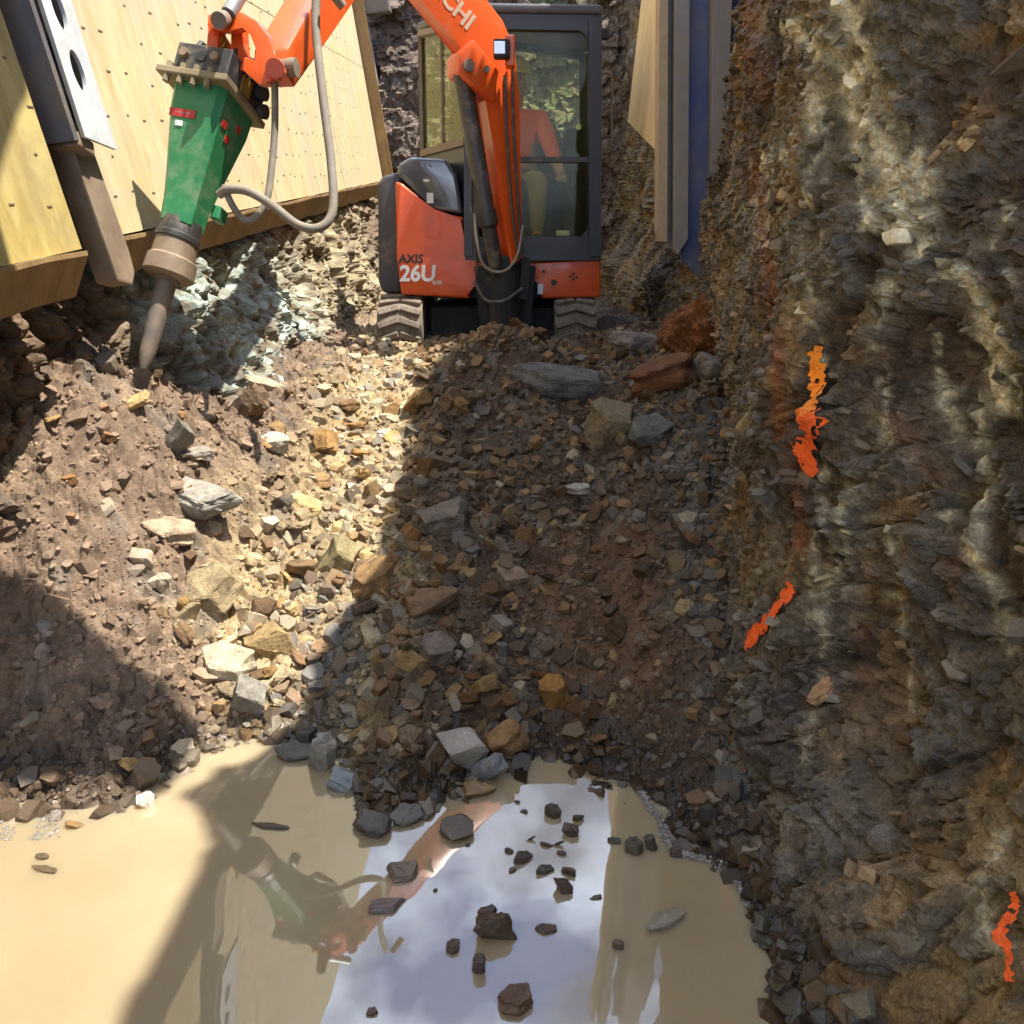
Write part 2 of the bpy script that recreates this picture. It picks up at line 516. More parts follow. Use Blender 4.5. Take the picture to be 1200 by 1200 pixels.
def add_lathe(bm, p0, axis, prof, seg=20):
    """prof: list of (distance along axis, radius)"""
    axis = Vector(axis).normalized(); p0 = Vector(p0)
    R = axis.to_track_quat('Z', 'Y').to_matrix()
    rings = []
    for d, r in prof:
        rings.append([bm.verts.new(p0 + axis * d + R @ Vector((math.cos(2 * math.pi * k / seg) * r, math.sin(2 * math.pi * k / seg) * r, 0))) for k in range(seg)])
    for a, b_ in zip(rings[:-1], rings[1:]):
        for k in range(seg):
            bm.faces.new((a[k], a[(k + 1) % seg], b_[(k + 1) % seg], b_[k]))
    bm.faces.new(rings[0][::-1]); bm.faces.new(rings[-1])

def smooth_path(pts, n=10):
    out = []
    P = [Vector(p) for p in pts]
    P = [P[0] * 2 - P[1]] + P + [P[-1] * 2 - P[-2]]
    for i in range(1, len(P) - 2):
        for k in range(n):
            t = k / n
            out.append(0.5 * ((2 * P[i]) + (-P[i - 1] + P[i + 1]) * t + (2 * P[i - 1] - 5 * P[i] + 4 * P[i + 1] - P[i + 2]) * t * t
                              + (-P[i - 1] + 3 * P[i] - 3 * P[i + 1] + P[i + 2]) * t ** 3))
    out.append(P[-2])
    return out

def add_tube(bm, pts, r, seg=10, n=8):
    path = smooth_path(pts, n)
    prev = None; rings = []
    for i, p in enumerate(path):
        d = (path[min(i + 1, len(path) - 1)] - path[max(i - 1, 0)]).normalized()
        if prev is None:
            x = d.orthogonal().normalized()
        else:
            x = (prev - d * prev.dot(d)).normalized()
        prev = x; y = d.cross(x)
        rings.append([bm.verts.new(p + (x * math.cos(2 * math.pi * k / seg) + y * math.sin(2 * math.pi * k / seg)) * r) for k in range(seg)])
    for a, b_ in zip(rings[:-1], rings[1:]):
        for k in range(seg):
            bm.faces.new((a[k], a[(k + 1) % seg], b_[(k + 1) % seg], b_[k]))
    bm.faces.new(rings[0][::-1]); bm.faces.new(rings[-1])

def prism_obj(name, px_pts, y0, y1, mat, parent, bev=0.0, seg=2, smooth=False):
    """outline measured in the picture, standing at y0, with real depth to y1"""
    pts = [at_y(px, py, y0) for px, py in px_pts]
    bm = bmesh.new()
    add_prism(bm, pts, Vector((0, y1 - y0, 0)))
    if bev: bevel_all(bm, bev, seg)
    return from_bm(name, bm, mat, parent, smooth)

def text_mesh(name, s, size, mat, parent, origin, xdir, ydir, ext=0.002, shear=0.0):
    cu = bpy.data.curves.new(name, 'FONT'); cu.body = s; cu.size = size; cu.extrude = ext; cu.shear = shear
    cu.resolution_u = 3; cu.offset = size * 0.03
    tmp = bpy.data.objects.new('lettering_curve', cu); COL.objects.link(tmp)
    dg = bpy.context.evaluated_depsgraph_get()
    me = bpy.data.meshes.new_from_object(tmp.evaluated_get(dg))
    bpy.data.objects.remove(tmp); bpy.data.curves.remove(cu)
    x = Vector(xdir).normalized(); y = (Vector(ydir) - x * Vector(ydir).dot(x)).normalized(); z = x.cross(y)
    Mx = Matrix((x, y, z)).transposed().to_4x4(); Mx.translation = origin
    me.transform(Mx)
    me.materials.clear()
    return link_mesh(name, me, mat, parent)

# ================================================================== THE SETTING
# ---- heights of the rubble slope
EDGE_X = np.array([-3.0, -1.9, -1.56, -1.18, -1.0, -0.79, -0.55, -0.41, -0.26, -0.10, 0.14, 0.37, 0.476, 0.56, 0.62, 0.9, 2.0])
EDGE_Y = np.array([1.90, 1.90, 1.92, 1.95, 2.15, 2.25, 2.12, 1.80, 1.90, 2.00, 2.06, 1.97, 1.74, 1.68, 1.62, 1.6, 1.6])

def slope_base(x, y):
    ye = np.interp(x, EDGE_X, EDGE_Y)
    d = y - ye
    z = np.where(d > 0, 0.40 * d, 0.45 * d)
    z = np.where(d > 0, np.minimum(z, 0.98 + 0.02 * (z - 0.98)), z)
    # smooth shoulder
    z = np.where(d > 0, 0.93 - np.log1p(np.exp((0.93 - 0.385 * d) * 7)) / 7 + np.log1p(np.exp(0.93 * 7)) / 7 - 0.93, z)
    # heap that carries on in front of the machine
    z = z + 0.22 * np.exp(-(((x + 0.02) / 0.36) ** 2 + ((y - 4.75) / 0.5) ** 2))
    z = z + 0.06 * np.exp(-(((x - 0.65) / 0.3) ** 2 + ((y - 4.6) / 0.5) ** 2))
    # left bank of soil rising to the panels
    z = z + 0.72 * sstep((-x - 0.85) / 0.95) * sstep(d / 1.15) * (1 - 0.97 * sstep((y - 2.95) / 1.3))
    # right: rises towards the rock wall
    z = z + 0.18 * sstep((x - 0.35) / 0.75) * sstep(d / 1.6) * (1 - 0.6 * sstep((y - 4.6) / 0.8))
    # wet gravel foot of the wall beside the pool
    zf = (x - 0.60 - 0.02 * np.sin(y * 9)) * 0.75
    z = np.where(y < 2.2, np.maximum(z, np.where(zf > -0.4, zf, -0.4) * (1 - sstep((y - 1.75) / 0.45)) + z * sstep((y - 1.75) / 0.45)), z)
    return np.maximum(z, -0.45)

def slope_z(x, y, rough=True):
    z = slope_base(x, y)
    if rough:
        above = sstep((z + 0.10) / 0.15)
        z = z + (fbm(x * 2.4, y * 2.4, 3, 5) - 0.5) * 0.16 * above
        h1, e1, c1 = facets(x * 7.5 + fbm(x * 5, y * 5, 2, 8), y * 7.5, 21)
        h2, e2, c2 = facets(x * 19 + fbm(x * 9, y * 9, 2, 9), y * 19, 22)
        z = z + (h1 * 0.022 + h2 * 0.013) * (0.3 + 0.7 * above)
        cl = sstep((-x - 0.75) / 0.35) * above
        h3, e3, c3 = facets(x * 33 + fbm(x * 12, y * 12, 2, 6) * 2, y * 33, 23)
        z = z + cl * (h3 * 0.011 * sstep(e3 * 4) + (fbm(x * 9, y * 9, 4, 33, 0.62) - 0.5) * 0.11 + (c2 > 0.72) * 0.018 * sstep(e2 * 5))
        z = z + (fbm(x * 38, y * 38, 3, 31) - 0.5) * (0.022 + 0.02 * cl)
    return z

def soil_colour(x, y, z):
    n = fbm(x * 2.2, y * 2.2, 4, 41); n2 = fbm(x * 9, y * 9, 3, 44); n3 = fbm(x * 30, y * 30, 2, 45)
    brown = np.array([0.20, 0.135, 0.085]); tan = np.array([0.34, 0.25, 0.135]); grey = np.array([0.17, 0.145, 0.11])
    red = np.array([0.125, 0.070, 0.038]); dark = np.array([0.075, 0.048, 0.029]); slate = np.array([0.085, 0.074, 0.062])
    c = np.repeat(tan[None], len(x), 0)
    w = sstep((-x - 0.95 + (n - 0.5) * 0.8) / 0.4)[:, None]                 # clay soil on the left
    c = c * (1 - w) + brown * w
    w = (sstep((x + 0.55 + (n - 0.5) * 0.6) / 0.35))[:, None]              # brown spoil right of the middle, darkened to deepen the shade there
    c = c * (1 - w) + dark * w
    w = (sstep((0.36 - np.abs(x - 0.32)) / 0.2) * sstep((3.3 - y) / 0.3) * sstep((y - 2.1) / 0.2))[:, None]
    c = c * (1 - w) + red * w
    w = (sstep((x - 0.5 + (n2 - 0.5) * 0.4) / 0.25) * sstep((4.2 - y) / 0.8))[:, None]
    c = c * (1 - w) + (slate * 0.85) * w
    w = (sstep((n2 - 0.58) / 0.1) * 0.5)[:, None]
    c = c * (1 - w) + grey * w
    c = c * (0.65 + 0.7 * n3)[:, None]
    wet = sstep((0.16 + 0.12 * (n2 - 0.5) - z) / 0.14)
    c = c * (1 - 0.5 * wet)[:, None]
    return c, wet

def axis_steps(a, b_, f):
    out = [a]
    while out[-1] < b_:
        out.append(out[-1] + f(out[-1]))
    return np.array(out)

ys = axis_steps(0.2, 11.6, lambda y: 0.0026 * max(y, 1.3) + 0.0012 if y < 6 else 0.06)
xs = axis_steps(-2.6, 2.0, lambda x: 0.0068 if -2.0 < x < 1.4 else 0.03)
X, Y = np.meshgrid(xs, ys, indexing='ij')
x = X.ravel(); y = Y.ravel()
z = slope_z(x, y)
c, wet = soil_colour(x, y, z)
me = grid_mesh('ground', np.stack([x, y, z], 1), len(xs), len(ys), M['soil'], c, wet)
tag(link_mesh('ground', me, None), 'heap of broken brown rock and soil sloping down to the muddy pool', None, None, 'structure')

# floor of the pit under and behind the camera
bm = bmesh.new(); add_box(bm, (-0.5, -1.5, -0.5), (5.5, 5.0, 0.2))
tag(from_bm('pit_floor', bm, earth_mat('pit_mud', 'attr')), None, None, None, 'structure')

# ---- water
bm = bmesh.new()
add_box(bm, (-0.6, -0.35, -0.2), (4.4, 6.3, 0.4))
tag(from_bm('water', bm, M['water']), 'pool of muddy tan water reflecting the sky and the plywood', None, None, 'structure')

# ---- right-hand rock wall
WB_Y = np.array([-4.0, 0.4, 1.2, 1.7, 2.0, 2.3, 2.7, 3.3, 4.5, 5.0, 5.4, 6.5, 12.0])
WB_X = np.array([0.82, 0.74, 0.66, 0.68, 0.66, 0.67, 0.76, 0.92, 1.06, 1.14, 1.22, 1.12, 1.08])

def wall_top(y):
    return 5.0 - 0.95 * sstep((3.9 - y) / 1.3) + 1.4 * sstep((2.05 - y) / 0.45) + 0.25 * (fbm(y * 1.3, y * 0 + 3.0, 3, 77) - 0.5)  # unseen rim raised and lowered to place the shadow edge on the slope

def wall_x(y, z, detail=True):
    b0 = np.interp(y, WB_Y, WB_X)
    near = 1 - sstep((y - 1.35) / 0.9)
    xx = b0 + 0.045 * z + 0.22 * sstep(z / 0.7) * near + 0.05 * near * z
    xx = xx + 0.25 * sstep((y - 5.0) / 0.5) * sstep((z - 1.2) / 0.8)        # dug back behind the shoring
    if not detail: return xx, None
    a = math.radians(24)
    wq = (fbm(y * 1.7, z * 1.7, 3, 60) - 0.5)
    u = (-y) * math.cos(a) + z * math.sin(a) + wq * 0.5
    v = y * math.sin(a) + z * math.cos(a) + (fbm(y * 2.3, z * 2.3, 3, 61) - 0.5) * 0.35
    h0, e0, c0 = facets(u * 1.5, v * 2.6, 62)
    h1, e1, c1 = facets(u * 4.2, v * 7.0, 63)
    h2, e2, c2 = facets(u * 13, v * 21, 64)
    h3, e3, c3 = facets(u * 33 + fbm(y * 14, z * 14, 2, 69) * 2, v * 40, 65)
    rough = 0.35 + 0.9 * sstep((fbm(y * 1.1, z * 1.1, 3, 66) - 0.38) / 0.25)
    groove = (fbm(y * 16, z * 1.1 + y * 0.6, 3, 67) - 0.5)                   # bucket teeth smears, near vertical
    d = h0 * 0.06 * sstep(e0 * 3.5) + h1 * 0.036 * rough * sstep(e1 * 9) + h2 * 0.020 * rough + h3 * 0.011 + groove * 0.02
    d = d + (fbm(y * 55, z * 55, 3, 68) - 0.5) * 0.026 + wq * 0.18
    d = d - 0.012 * (e1 < 0.07) * rough
    return xx - d, (c0, c1, c2, e1, rough, groove)

STREAKS = [([(985, -20), (998, 60), (1010, 130), (1040, 190), (1052, 260), (1100, 300), (1140, 340), (1165, 400), (1185, 470)], 17, 0.95),
           ([(930, 30), (960, 60), (1000, 100)], 12, 0.7),
           ([(1062, 140), (1078, 210), (1085, 255)], 9, 0.8),
           ([(1000, 170), (1012, 240), (1022, 265)], 8, 0.8),
           ([(1150, 470), (1165, 560), (1150, 640), (1185, 760)], 10, 0.6),
           ([(905, 180), (890, 230), (900, 300)], 10, 0.5),
           ([(955, 720), (955, 830), (945, 960)], 5, 0.55),
           ([(1040, 620), (1060, 740), (1080, 830)], 6, 0.4),
           ([(1180, 980), (1150, 1060), (1180, 1120)], 10, 0.5),
           ([(1000, 560), (985, 640), (975, 700)], 9, 0.4),
           ([(938, 320), (946, 380), (957, 425)], 5, 0.6), ([(965, 550), (956, 640), (958, 700)], 5, 0.6),
           ([(1100, 380), (1122, 500), (1112, 640)], 6, 0.6), ([(1165, 240), (1188, 330)], 6, 0.6),
           ([(1030, 330), (1020, 420), (1040, 520)], 5, 0.5), ([(955, 100), (965, 170), (950, 240)], 6, 0.6)]
RUST = [([(884, 190), (892, 260), (905, 330), (908, 400), (912, 470), (925, 560), (937, 640)], 9, 0.9),
        ([(875, 0), (888, 60), (893, 110)], 12, 0.6), ([(1120, 660), (1150, 740), (1180, 800)], 16, 0.45),
        ([(1010, 740), (1012, 800)], 8, 0.6), ([(1060, 500), (1100, 560)], 20, 0.25)]

def wall_colour(y, z, xx, inf):
    c0, c1, c2, e1, rough, groove = inf
    n = fbm(y * 1.8, z * 1.8, 4, 70); n2 = fbm(y * 8, z * 5, 3, 71); n3 = fbm(y * 30, z * 26, 3, 72)
    dark = np.array([0.085, 0.062, 0.046]); olive = np.array([0.175, 0.135, 0.078]); grey = np.array([0.165, 0.15, 0.125])
    slate = np.array([0.10, 0.098, 0.094]); pale = np.array([0.64, 0.60, 0.45]); rust = np.array([0.20, 0.08, 0.036])
    ochre = np.array([0.27, 0.17, 0.07])
    C = dark + (olive - dark) * sstep((n - 0.38) / 0.22)[:, None]
    w = sstep((c1 - 0.55) / 0.2)[:, None] * 0.6; C = C * (1 - w) + grey * w
    w = sstep((n2 - 0.55) / 0.12)[:, None] * 0.55; C = C * (1 - w) + ochre * w
    w = sstep((c2 - 0.72) / 0.1)[:, None] * 0.5; C = C * (1 - w) + slate * w
    px, py = project(np.stack([xx, y, z], 1))
    vis = (y > 0.3)
    warp = (fbm(y * 12, z * 12, 3, 73) - 0.5) * 46
    for pts, wd, amt in STREAKS:
        d = poly_dist(px + warp, py, pts)
        w = (np.exp(-(d / (wd * 0.95)) ** 2) * min(1, amt * 1.25) * sstep((n3 - 0.33) / 0.14) * vis)[:, None]
        C = C * (1 - w) + pale * w
        w = (np.exp(-(d / (wd * 3.2)) ** 2) * amt * 0.24 * sstep((n2 - 0.44) / 0.14) * vis)[:, None]
        C = C * (1 - w) + (pale * 0.6) * w
    for pts, wd, amt in RUST:
        d = poly_dist(px + warp * 0.3, py, pts)
        w = (np.exp(-(d / wd) ** 2) * amt * 1.0 * sstep((n2 - 0.30) / 0.2) * vis)[:, None]
        C = C * (1 - w) + rust * w
    # slate coloured shards at the foot beside the slope
    w = (sstep((0.9 - z) / 0.5) * sstep((y - 1.1) / 0.6) * 0.35)[:, None]
    C = C * (1 - w) + slate * w
    C = C * (0.74 + 0.74 * n3)[:, None] * np.array([1.0, 0.97, 0.91])
    wet = np.clip(sstep((0.12 - z) / 0.12) + 0.45 * sstep((n - 0.55) / 0.1), 0, 1)
    C = C * (1 - 0.35 * sstep((0.14 - z) / 0.14))[:, None]
    return C, wet

wy = axis_steps(-4.0, 11.6, lambda v: 0.0032 * math.hypot(v, 1.0) + 0.0014 if 0.3 < v < 7.5 else 0.07)
wz = axis_steps(-0.35, 3.6, lambda v: 0.0085)
wz = np.concatenate([wz, np.linspace(3.7, 5.7, 30)])
Yw, Zw = np.meshgrid(wy, wz, indexing='ij')
yf = Yw.ravel(); zf_ = Zw.ravel()
tz = wall_top(yf)
zf_ = np.minimum(zf_, tz)
xf, inf = wall_x(yf, zf_)
cf, wf = wall_colour(yf, zf_, xf, inf)
me = grid_mesh('rock_wall', np.stack([xf, yf, zf_], 1), len(wy), len(wz), M['wall'], cf, wf)
tag(link_mesh('rock_wall', me, None), 'fractured brown and grey rock face cut along the right of the trench', None, None, 'structure')

# ground above the rock wall, and above the left side, reaching away at street level
def verge(name, x0, x1, ztop, sgn):
    yy = np.linspace(-6, 13, 90); xx = np.linspace(0, 1, 26) ** 1.6
    A, B = np.meshgrid(xx, yy, indexing='ij')
    a = A.ravel(); yv = B.ravel()
    zt = ztop(yv)
    xe = x0(yv, zt)
    xv = xe * (1 - a) + x1 * a
    zv = zt + (fbm(xv * 1.5, yv * 1.5, 4, 90) - 0.5) * 0.3 * sstep(a * 8)
    cc = np.array([0.20, 0.16, 0.11])[None] * (0.6 + 0.8 * fbm(xv * 4, yv * 4, 3, 91))[:, None]
    me = grid_mesh(name, np.stack([xv, yv, zv], 1), 26, 90, M['soil'], cc, np.zeros(len(cc)))
    return tag(link_mesh(name, me, None), None, None, None, 'structure')
verge('street_ground', lambda yy, zt: wall_x(np.clip(yy, -4, 11.6), zt)[0], 14.0, wall_top, 1)
verge('street_ground', lambda yy, zt: yy * 0 - 2.35, -14.0, lambda yy: 5.1 + 0.1 * (yy - 5.5), -1)

# ---- left bank under the panels
def lip_z(y):
    return 1.5 + 0.103 * (y - 3.17)
ly = axis_steps(-4.0, 11.6, lambda v: 0.0042 * math.hypot(v, 1.6) + 0.001 if 1.8 < v < 9 else 0.08)
lz = np.linspace(0, 1, 190)
Yl, Tl = np.meshgrid(ly, lz, indexing='ij')
yl = Yl.ravel(); tl = Tl.ravel()
zl = -0.4 + tl * (lip_z(yl) + 0.35 + 0.4)
h0, e0, c0 = facets(yl * 2.2 + fbm(yl * 2, zl * 2, 3, 101), zl * 3.2, 102)
h1, e1, c1 = facets(yl * 9 + zl * 4, zl * 8 - yl * 4 + fbm(yl * 4, zl * 4, 2, 104), 103)
h2, e2, c2 = facets(yl * 21, zl * 24, 105)
xl = -1.83 + 0.10 * sstep((yl - 3.3) / 0.5) + 0.36 * np.clip(lip_z(yl) - zl, 0, 0.8) * sstep((yl - 3.0) / 0.5) + h0 * 0.10 * sstep(e0 * 4) + h1 * 0.03 * sstep(e1 * 5) + h2 * 0.012 + (fbm(yl * 8, zl * 6, 5, 109, 0.6) - 0.5) * 0.24 + (fbm(yl * 16, zl * 4 + yl * 3, 3, 110) - 0.5) * 0.07 + (fbm(yl * 30, zl * 30, 4, 106) - 0.5) * 0.07 - 0.10 * sstep((zl - lip_z(yl) + 0.12) / 0.2)
n = fbm(yl * 1.6, zl * 1.6, 4, 107); n3 = fbm(yl * 22, zl * 22, 3, 108)
pale = np.array([0.36, 0.41, 0.35]); brn = np.array([0.17, 0.11, 0.066]); tan = np.array([0.36, 0.28, 0.16])
C = np.repeat(brn[None], len(yl), 0)
w = (sstep((yl - 3.3) / 0.3) * sstep((9.5 - yl) / 1.0))[:, None]; C = C * (1 - w) + tan * w
w = (sstep((yl - 3.4) / 0.3) * sstep((6.6 - yl) / 1.5) * sstep((n3 - 0.34) / 0.15))[:, None]; C = C * (1 - w) + pale * w
n4 = fbm(yl * 9, zl * 7, 4, 111); w = sstep((0.50 - n4) / 0.1)[:, None] * 0.6; C = C * (1 - w) + np.array([0.15, 0.115, 0.075]) * w
w = sstep((0.46 - n3) / 0.12)[:, None] * 0.6; C = C * (1 - w) + np.array([0.10, 0.085, 0.065]) * w
me = grid_mesh('earth_bank', np.stack([xl, yl, zl], 1), len(ly), len(lz), M['bank'], C, np.zeros(len(yl)))
tag(link_mesh('earth_bank', me, None), 'pale crumbling earth bank below the plywood shoring on the left', None, None, 'structure')

bz = np.linspace(0, 1, 40); by = np.linspace(-4, 11.6, 160)
Yb, Tb = np.meshgrid(by, bz, indexing='ij'); yb = Yb.ravel(); tb = Tb.ravel()
zb = lip_z(yb) - 0.2 + tb * (5.1 + 0.1 * (yb - 5.5) - lip_z(yb) + 0.2)
xb = -2.06 - 0.29 * tb + (fbm(yb * 3, zb * 3, 3, 130) - 0.5) * 0.08 * (1 - tb)
cb = np.array([0.15, 0.105, 0.07])[None] * (0.6 + 0.8 * fbm(yb * 6, zb * 6, 3, 131))[:, None]
me = grid_mesh('earth_bank', np.stack([xb, yb, zb], 1), 160, 40, M['bank'], cb, np.zeros(len(yb)))
tag(link_mesh('earth_bank', me, None), 'dark backfill behind the left plywood shoring', None, None, 'structure')

# ---- far end of the trench
ex = np.linspace(-3.2, 2.6, 260); ez = np.linspace(0.4, 6.0, 240)
Xe, Ze = np.meshgrid(ex, ez, indexing='ij')
xe = Xe.ravel(); ze = Ze.ravel()
h0, e0, c0 = facets(xe * 1.6, ze * 1.6, 111); h1, e1, c1 = facets(xe * 5, ze * 5.5, 112); h2, _, _ = facets(xe * 14, ze * 14, 113)
ye_ = 10.9 + h0 * 0.14 + h1 * 0.05 + h2 * 0.025 + 0.14 * (ze - 1)
n = fbm(xe * 2, ze * 2, 4, 114); n3 = fbm(xe * 14, ze * 14, 3, 115)
C = np.array([0.105, 0.070, 0.050]) + (np.array([0.17, 0.125, 0.09]) - np.array([0.105, 0.070, 0.050])) * sstep((n - 0.4) / 0.25)[:, None]
C = C * (0.6 + 0.8 * n3)[:, None]
w = (sstep((xe - 0.1) / 0.2) * sstep((1.3 - xe) / 0.3) * sstep((ze - 2.4) / 0.4) * sstep((n3 - 0.35) / 0.2) * 0.8)[:, None]
C = C * (1 - w) + np.array([0.135, 0.15, 0.07]) * w                              # mossy patch seen through the cab
me = grid_mesh('trench_end', np.stack([xe, ye_, ze], 1), 260, 240, M['wall'], C, np.zeros(len(xe)))
tag(link_mesh('trench_end', me, None), 'dark earth face closing the far end of the trench', None, None, 'structure')

# ================================================================== LEFT SHORING
EU = Vector((0, 1, 0.103)).normalized()
EV = Vector((-0.12, 0, 1)); EV = (EV - EU * EV.dot(EU)).normalized()
EN = EU.cross(EV).normalized()                       # into the trench
ROT = Matrix((EU, -EN, EV)).transposed()             # local X along the trench, local Y outwards, local Z up

def frame_empty(name, p, label, cat, group=None):
    o = empty(name, p, label, cat, group)
    o.rotation_euler = ROT.to_euler()
    bpy.context.view_layer.update()
    return o

def left_panel(p, u0, u1, height, mat, label, sheets, fast_rows):
    t = frame_empty('shoring_wall', p, label, 'shoring wall', 'plywood panels of the left shoring')
    sw = (u1 - u0) / sheets
    v = 0.13; row = 0; k = 0
    while v < height - 0.1:
        v1 = min(v + 1.2, height)
        for s in range(sheets):
            bm = bmesh.new()
            add_box(bm, (u0 + sw * (s + 0.5), 0.0125 + 0.0008 * ((s * 3 + row) % 2), (v + v1) / 2), (sw - 0.006, 0.024, v1 - v - 0.006))
            from_bm('plywood_sheet', bm, mat, t, world=False)
        v = v1; row += 1
    bm = bmesh.new()                                              # steel box behind the sheets
    add_box(bm, ((u0 + u1) / 2, 0.075, height / 2 + 0.07), (u1 - u0 - 0.01, 0.09, height - 0.14))
    from_bm('back_frame', bm, M['rail_grey'], t, world=False)
    bm = bmesh.new()                                              # bevelled foot, its face looks down into the trench
    nseg = max(4, int((u1 - u0) / 0.25)); last = None
    pr = [(-0.014, 0.128), (-0.012, 0.112), (0.082, -0.02), (0.12, -0.02), (0.12, 0.128)]
    for q in range(nseg + 1):
        uu = u0 + (u1 - u0) * q / nseg
        jit = random.uniform(-0.006, 0.006)
        ring = [bm.verts.new((uu, a, b_ + jit)) for a, b_ in pr]
        if last:
            for e in range(5): bm.faces.new((last[e], last[(e + 1) % 5], ring[(e + 1) % 5], ring[e]))
        else: bm.faces.new(ring[::-1])
        last = ring
    bm.faces.new(last)
    from_bm('bevelled_foot', bm, M['timber'], t, world=False)
    bm = bmesh.new()                                              # rows of slots and fasteners pressed in the face
    vv = 0.28; r_ = 0
    while vv < min(height, 3.2):
        uu = u0 + 0.1 + 0.1 * (r_ % 2)
        while uu < min(u1, u0 + 6):
            if random.random() < 0.85:
                ln = random.uniform(0.016, 0.036)
                add_box(bm, (uu + random.uniform(-.03, .03), -0.0005, vv + random.uniform(-.02, .02)), (ln, 0.003, 0.0055))
            uu += random.uniform(0.15, 0.22)
        vv += 0.15; r_ += 1
    o = from_bm('fastener', bm, M['nail'], t, world=False); o['kind'] = 'stuff'
    return t

P2 = Vector((-1.55, 3.17, 1.5))
left_panel(P2, 0.06, 7.0, 4.9, M['ply'], 'long sunlit plywood shoring panel behind the green breaker', 3, 1)
P1 = Vector((-1.49, 2.86, 1.46))
left_panel(P1, -5.0, 0.0, 4.9, M['ply2'], 'yellowed plywood shoring panel at the left edge, nearest the pool', 3, 1)

def curve_plate(name, outline, holes, thick, mat, parent):
    """flat plate (local X/Z) with real holes"""
    cu = bpy.data.curves.new(name, 'CURVE'); cu.dimensions = '2D'; cu.fill_mode = 'BOTH'; cu.extrude = thick / 2
    for loop in [outline] + holes:
        sp = cu.splines.new('POLY'); sp.points.add(len(loop) - 1); sp.use_cyclic_u = True
        for q, (a, b_) in zip(sp.points, loop): q.co = (a, b_, 0, 1)
    tmp = bpy.data.objects.new('plate_curve', cu); COL.objects.link(tmp)
    dg = bpy.context.evaluated_depsgraph_get()
    me = bpy.data.meshes.new_from_object(tmp.evaluated_get(dg))
    bpy.data.objects.remove(tmp); bpy.data.curves.remove(cu)
    me.transform(Matrix(((1, 0, 0, 0), (0, 0, -1, 0), (0, 1, 0, 0), (0, 0, 0, 1))))
    me.materials.clear()
    return link_mesh(name, me, mat, parent, world=False)

rail = frame_empty('slide_rail', P2 + EU * -0.02, 'grey steel slide rail with pale slotted flange between two plywood panels', 'slide rail', 'slide rails of the shoring')
bm = bmesh.new(); add_box(bm, (-0.16, -0.02, 2.66), (0.028, 0.15, 4.4)); from_bm('web_or_backing', bm, M['rail_grey'], rail, world=False)
bm = bmesh.new(); add_box(bm, (-0.21, 0.045, 2.66), (0.14, 0.02, 4.4)); bevel_all(bm, 0.003, 1); from_bm('rail_channel', bm, M['rail_grey'], rail, world=False)
bm = bmesh.new(); add_box(bm, (-0.06, -0.02, 2.7), (0.02, 0.10, 4.36)); from_bm('web_or_backing', bm, M['rail_grey'], rail, world=False)
ell = []
for q in range(22):
    cz = 0.68 + 0.185 * q
    ell.append([(-0.03 + 0.038 * math.cos(a), cz + 0.066 * math.sin(a)) for a in np.linspace(0, 2 * math.pi, 20, endpoint=False)])
fl = curve_plate('slotted_flange', [(-0.13, 0.47), (0.08, 0.43), (0.08, 4.9), (-0.13, 4.9)], ell, 0.014, M['rail_white'], rail)
fl.location = (0, -0.105, 0)
bm = bmesh.new(); add_box(bm, (-0.03, -0.075, 2.72), (0.18, 0.012, 4.3)); from_bm('web_or_backing', bm, M['dark'], rail, world=False)  # dark plate added behind the slots to make them read dark
bm = bmesh.new()                                        # lower shoe, cut off and rounded at its end
add_prism(bm, [(-0.10, -0.05, -0.02), (0.0, -0.05, -0.05), (0.05, -0.05, -0.01), (0.06, -0.05, 0.07), (0.03, -0.05, 0.42), (-0.12, -0.05, 0.46)], Vector((0, 0.09, 0)))
bevel_all(bm, 0.008, 2); from_bm('rail_shoe', bm, M['rail_tan'], rail, world=False)
bm = bmesh.new(); add_box(bm, (-0.10, -0.045, 0.45), (0.10, 0.10, 0.05), Matrix.Rotation(0.4, 3, 'Y')); bevel_all(bm, 0.008, 2)
from_bm('shoe_cap', bm, M['rail_tan'], rail, world=False)

# far rail at the end of the long panel
pfar = P2 + EU * 7.06
rail2 = frame_empty('slide_rail', pfar, 'blue steel slide rail at the far end of the long plywood panel', 'slide rail', 'slide rails of the shoring')
bm = bmesh.new(); add_box(bm, (-0.02, -0.06, 2.5), (0.03, 0.14, 4.9)); from_bm('rail_edge', bm, M['timber'], rail2, world=False)
bm = bmesh.new(); add_box(bm, (0.12, -0.05, 3.05), (0.2, 0.12, 3.8)); bevel_all(bm, 0.01, 1); from_bm('rail_body', bm, M['rail_blue'], rail2, world=False)
bm = bmesh.new(); add_box(bm, (0.1, -0.26, 1.98), (0.2, 0.28, 0.26)); bevel_all(bm, 0.015, 2); from_bm('strut_socket', bm, M['rail_grey'], rail2, world=False)

# unseen blocker added above the frame to shade the pool edge and near panel
st = empty('shade_blocker', (-0.2, 1.88, 4.6), 'added unseen shade beam across the top of the trench', 'light_blocker')
bm = bmesh.new(); add_prism(bm, [(-2.1, 1.72, 4.6), (0.86, 1.70, 4.6), (0.86, 1.98, 4.6), (0.1, 2.19, 4.6), (-0.34, 2.27, 4.6), (-0.50, 2.66, 4.6), (-2.1, 2.72, 4.6)], Vector((0, 0, 0.28))); bevel_all(bm, 0.015, 1); from_bm('blocker', bm, M['rail_blue'], st)

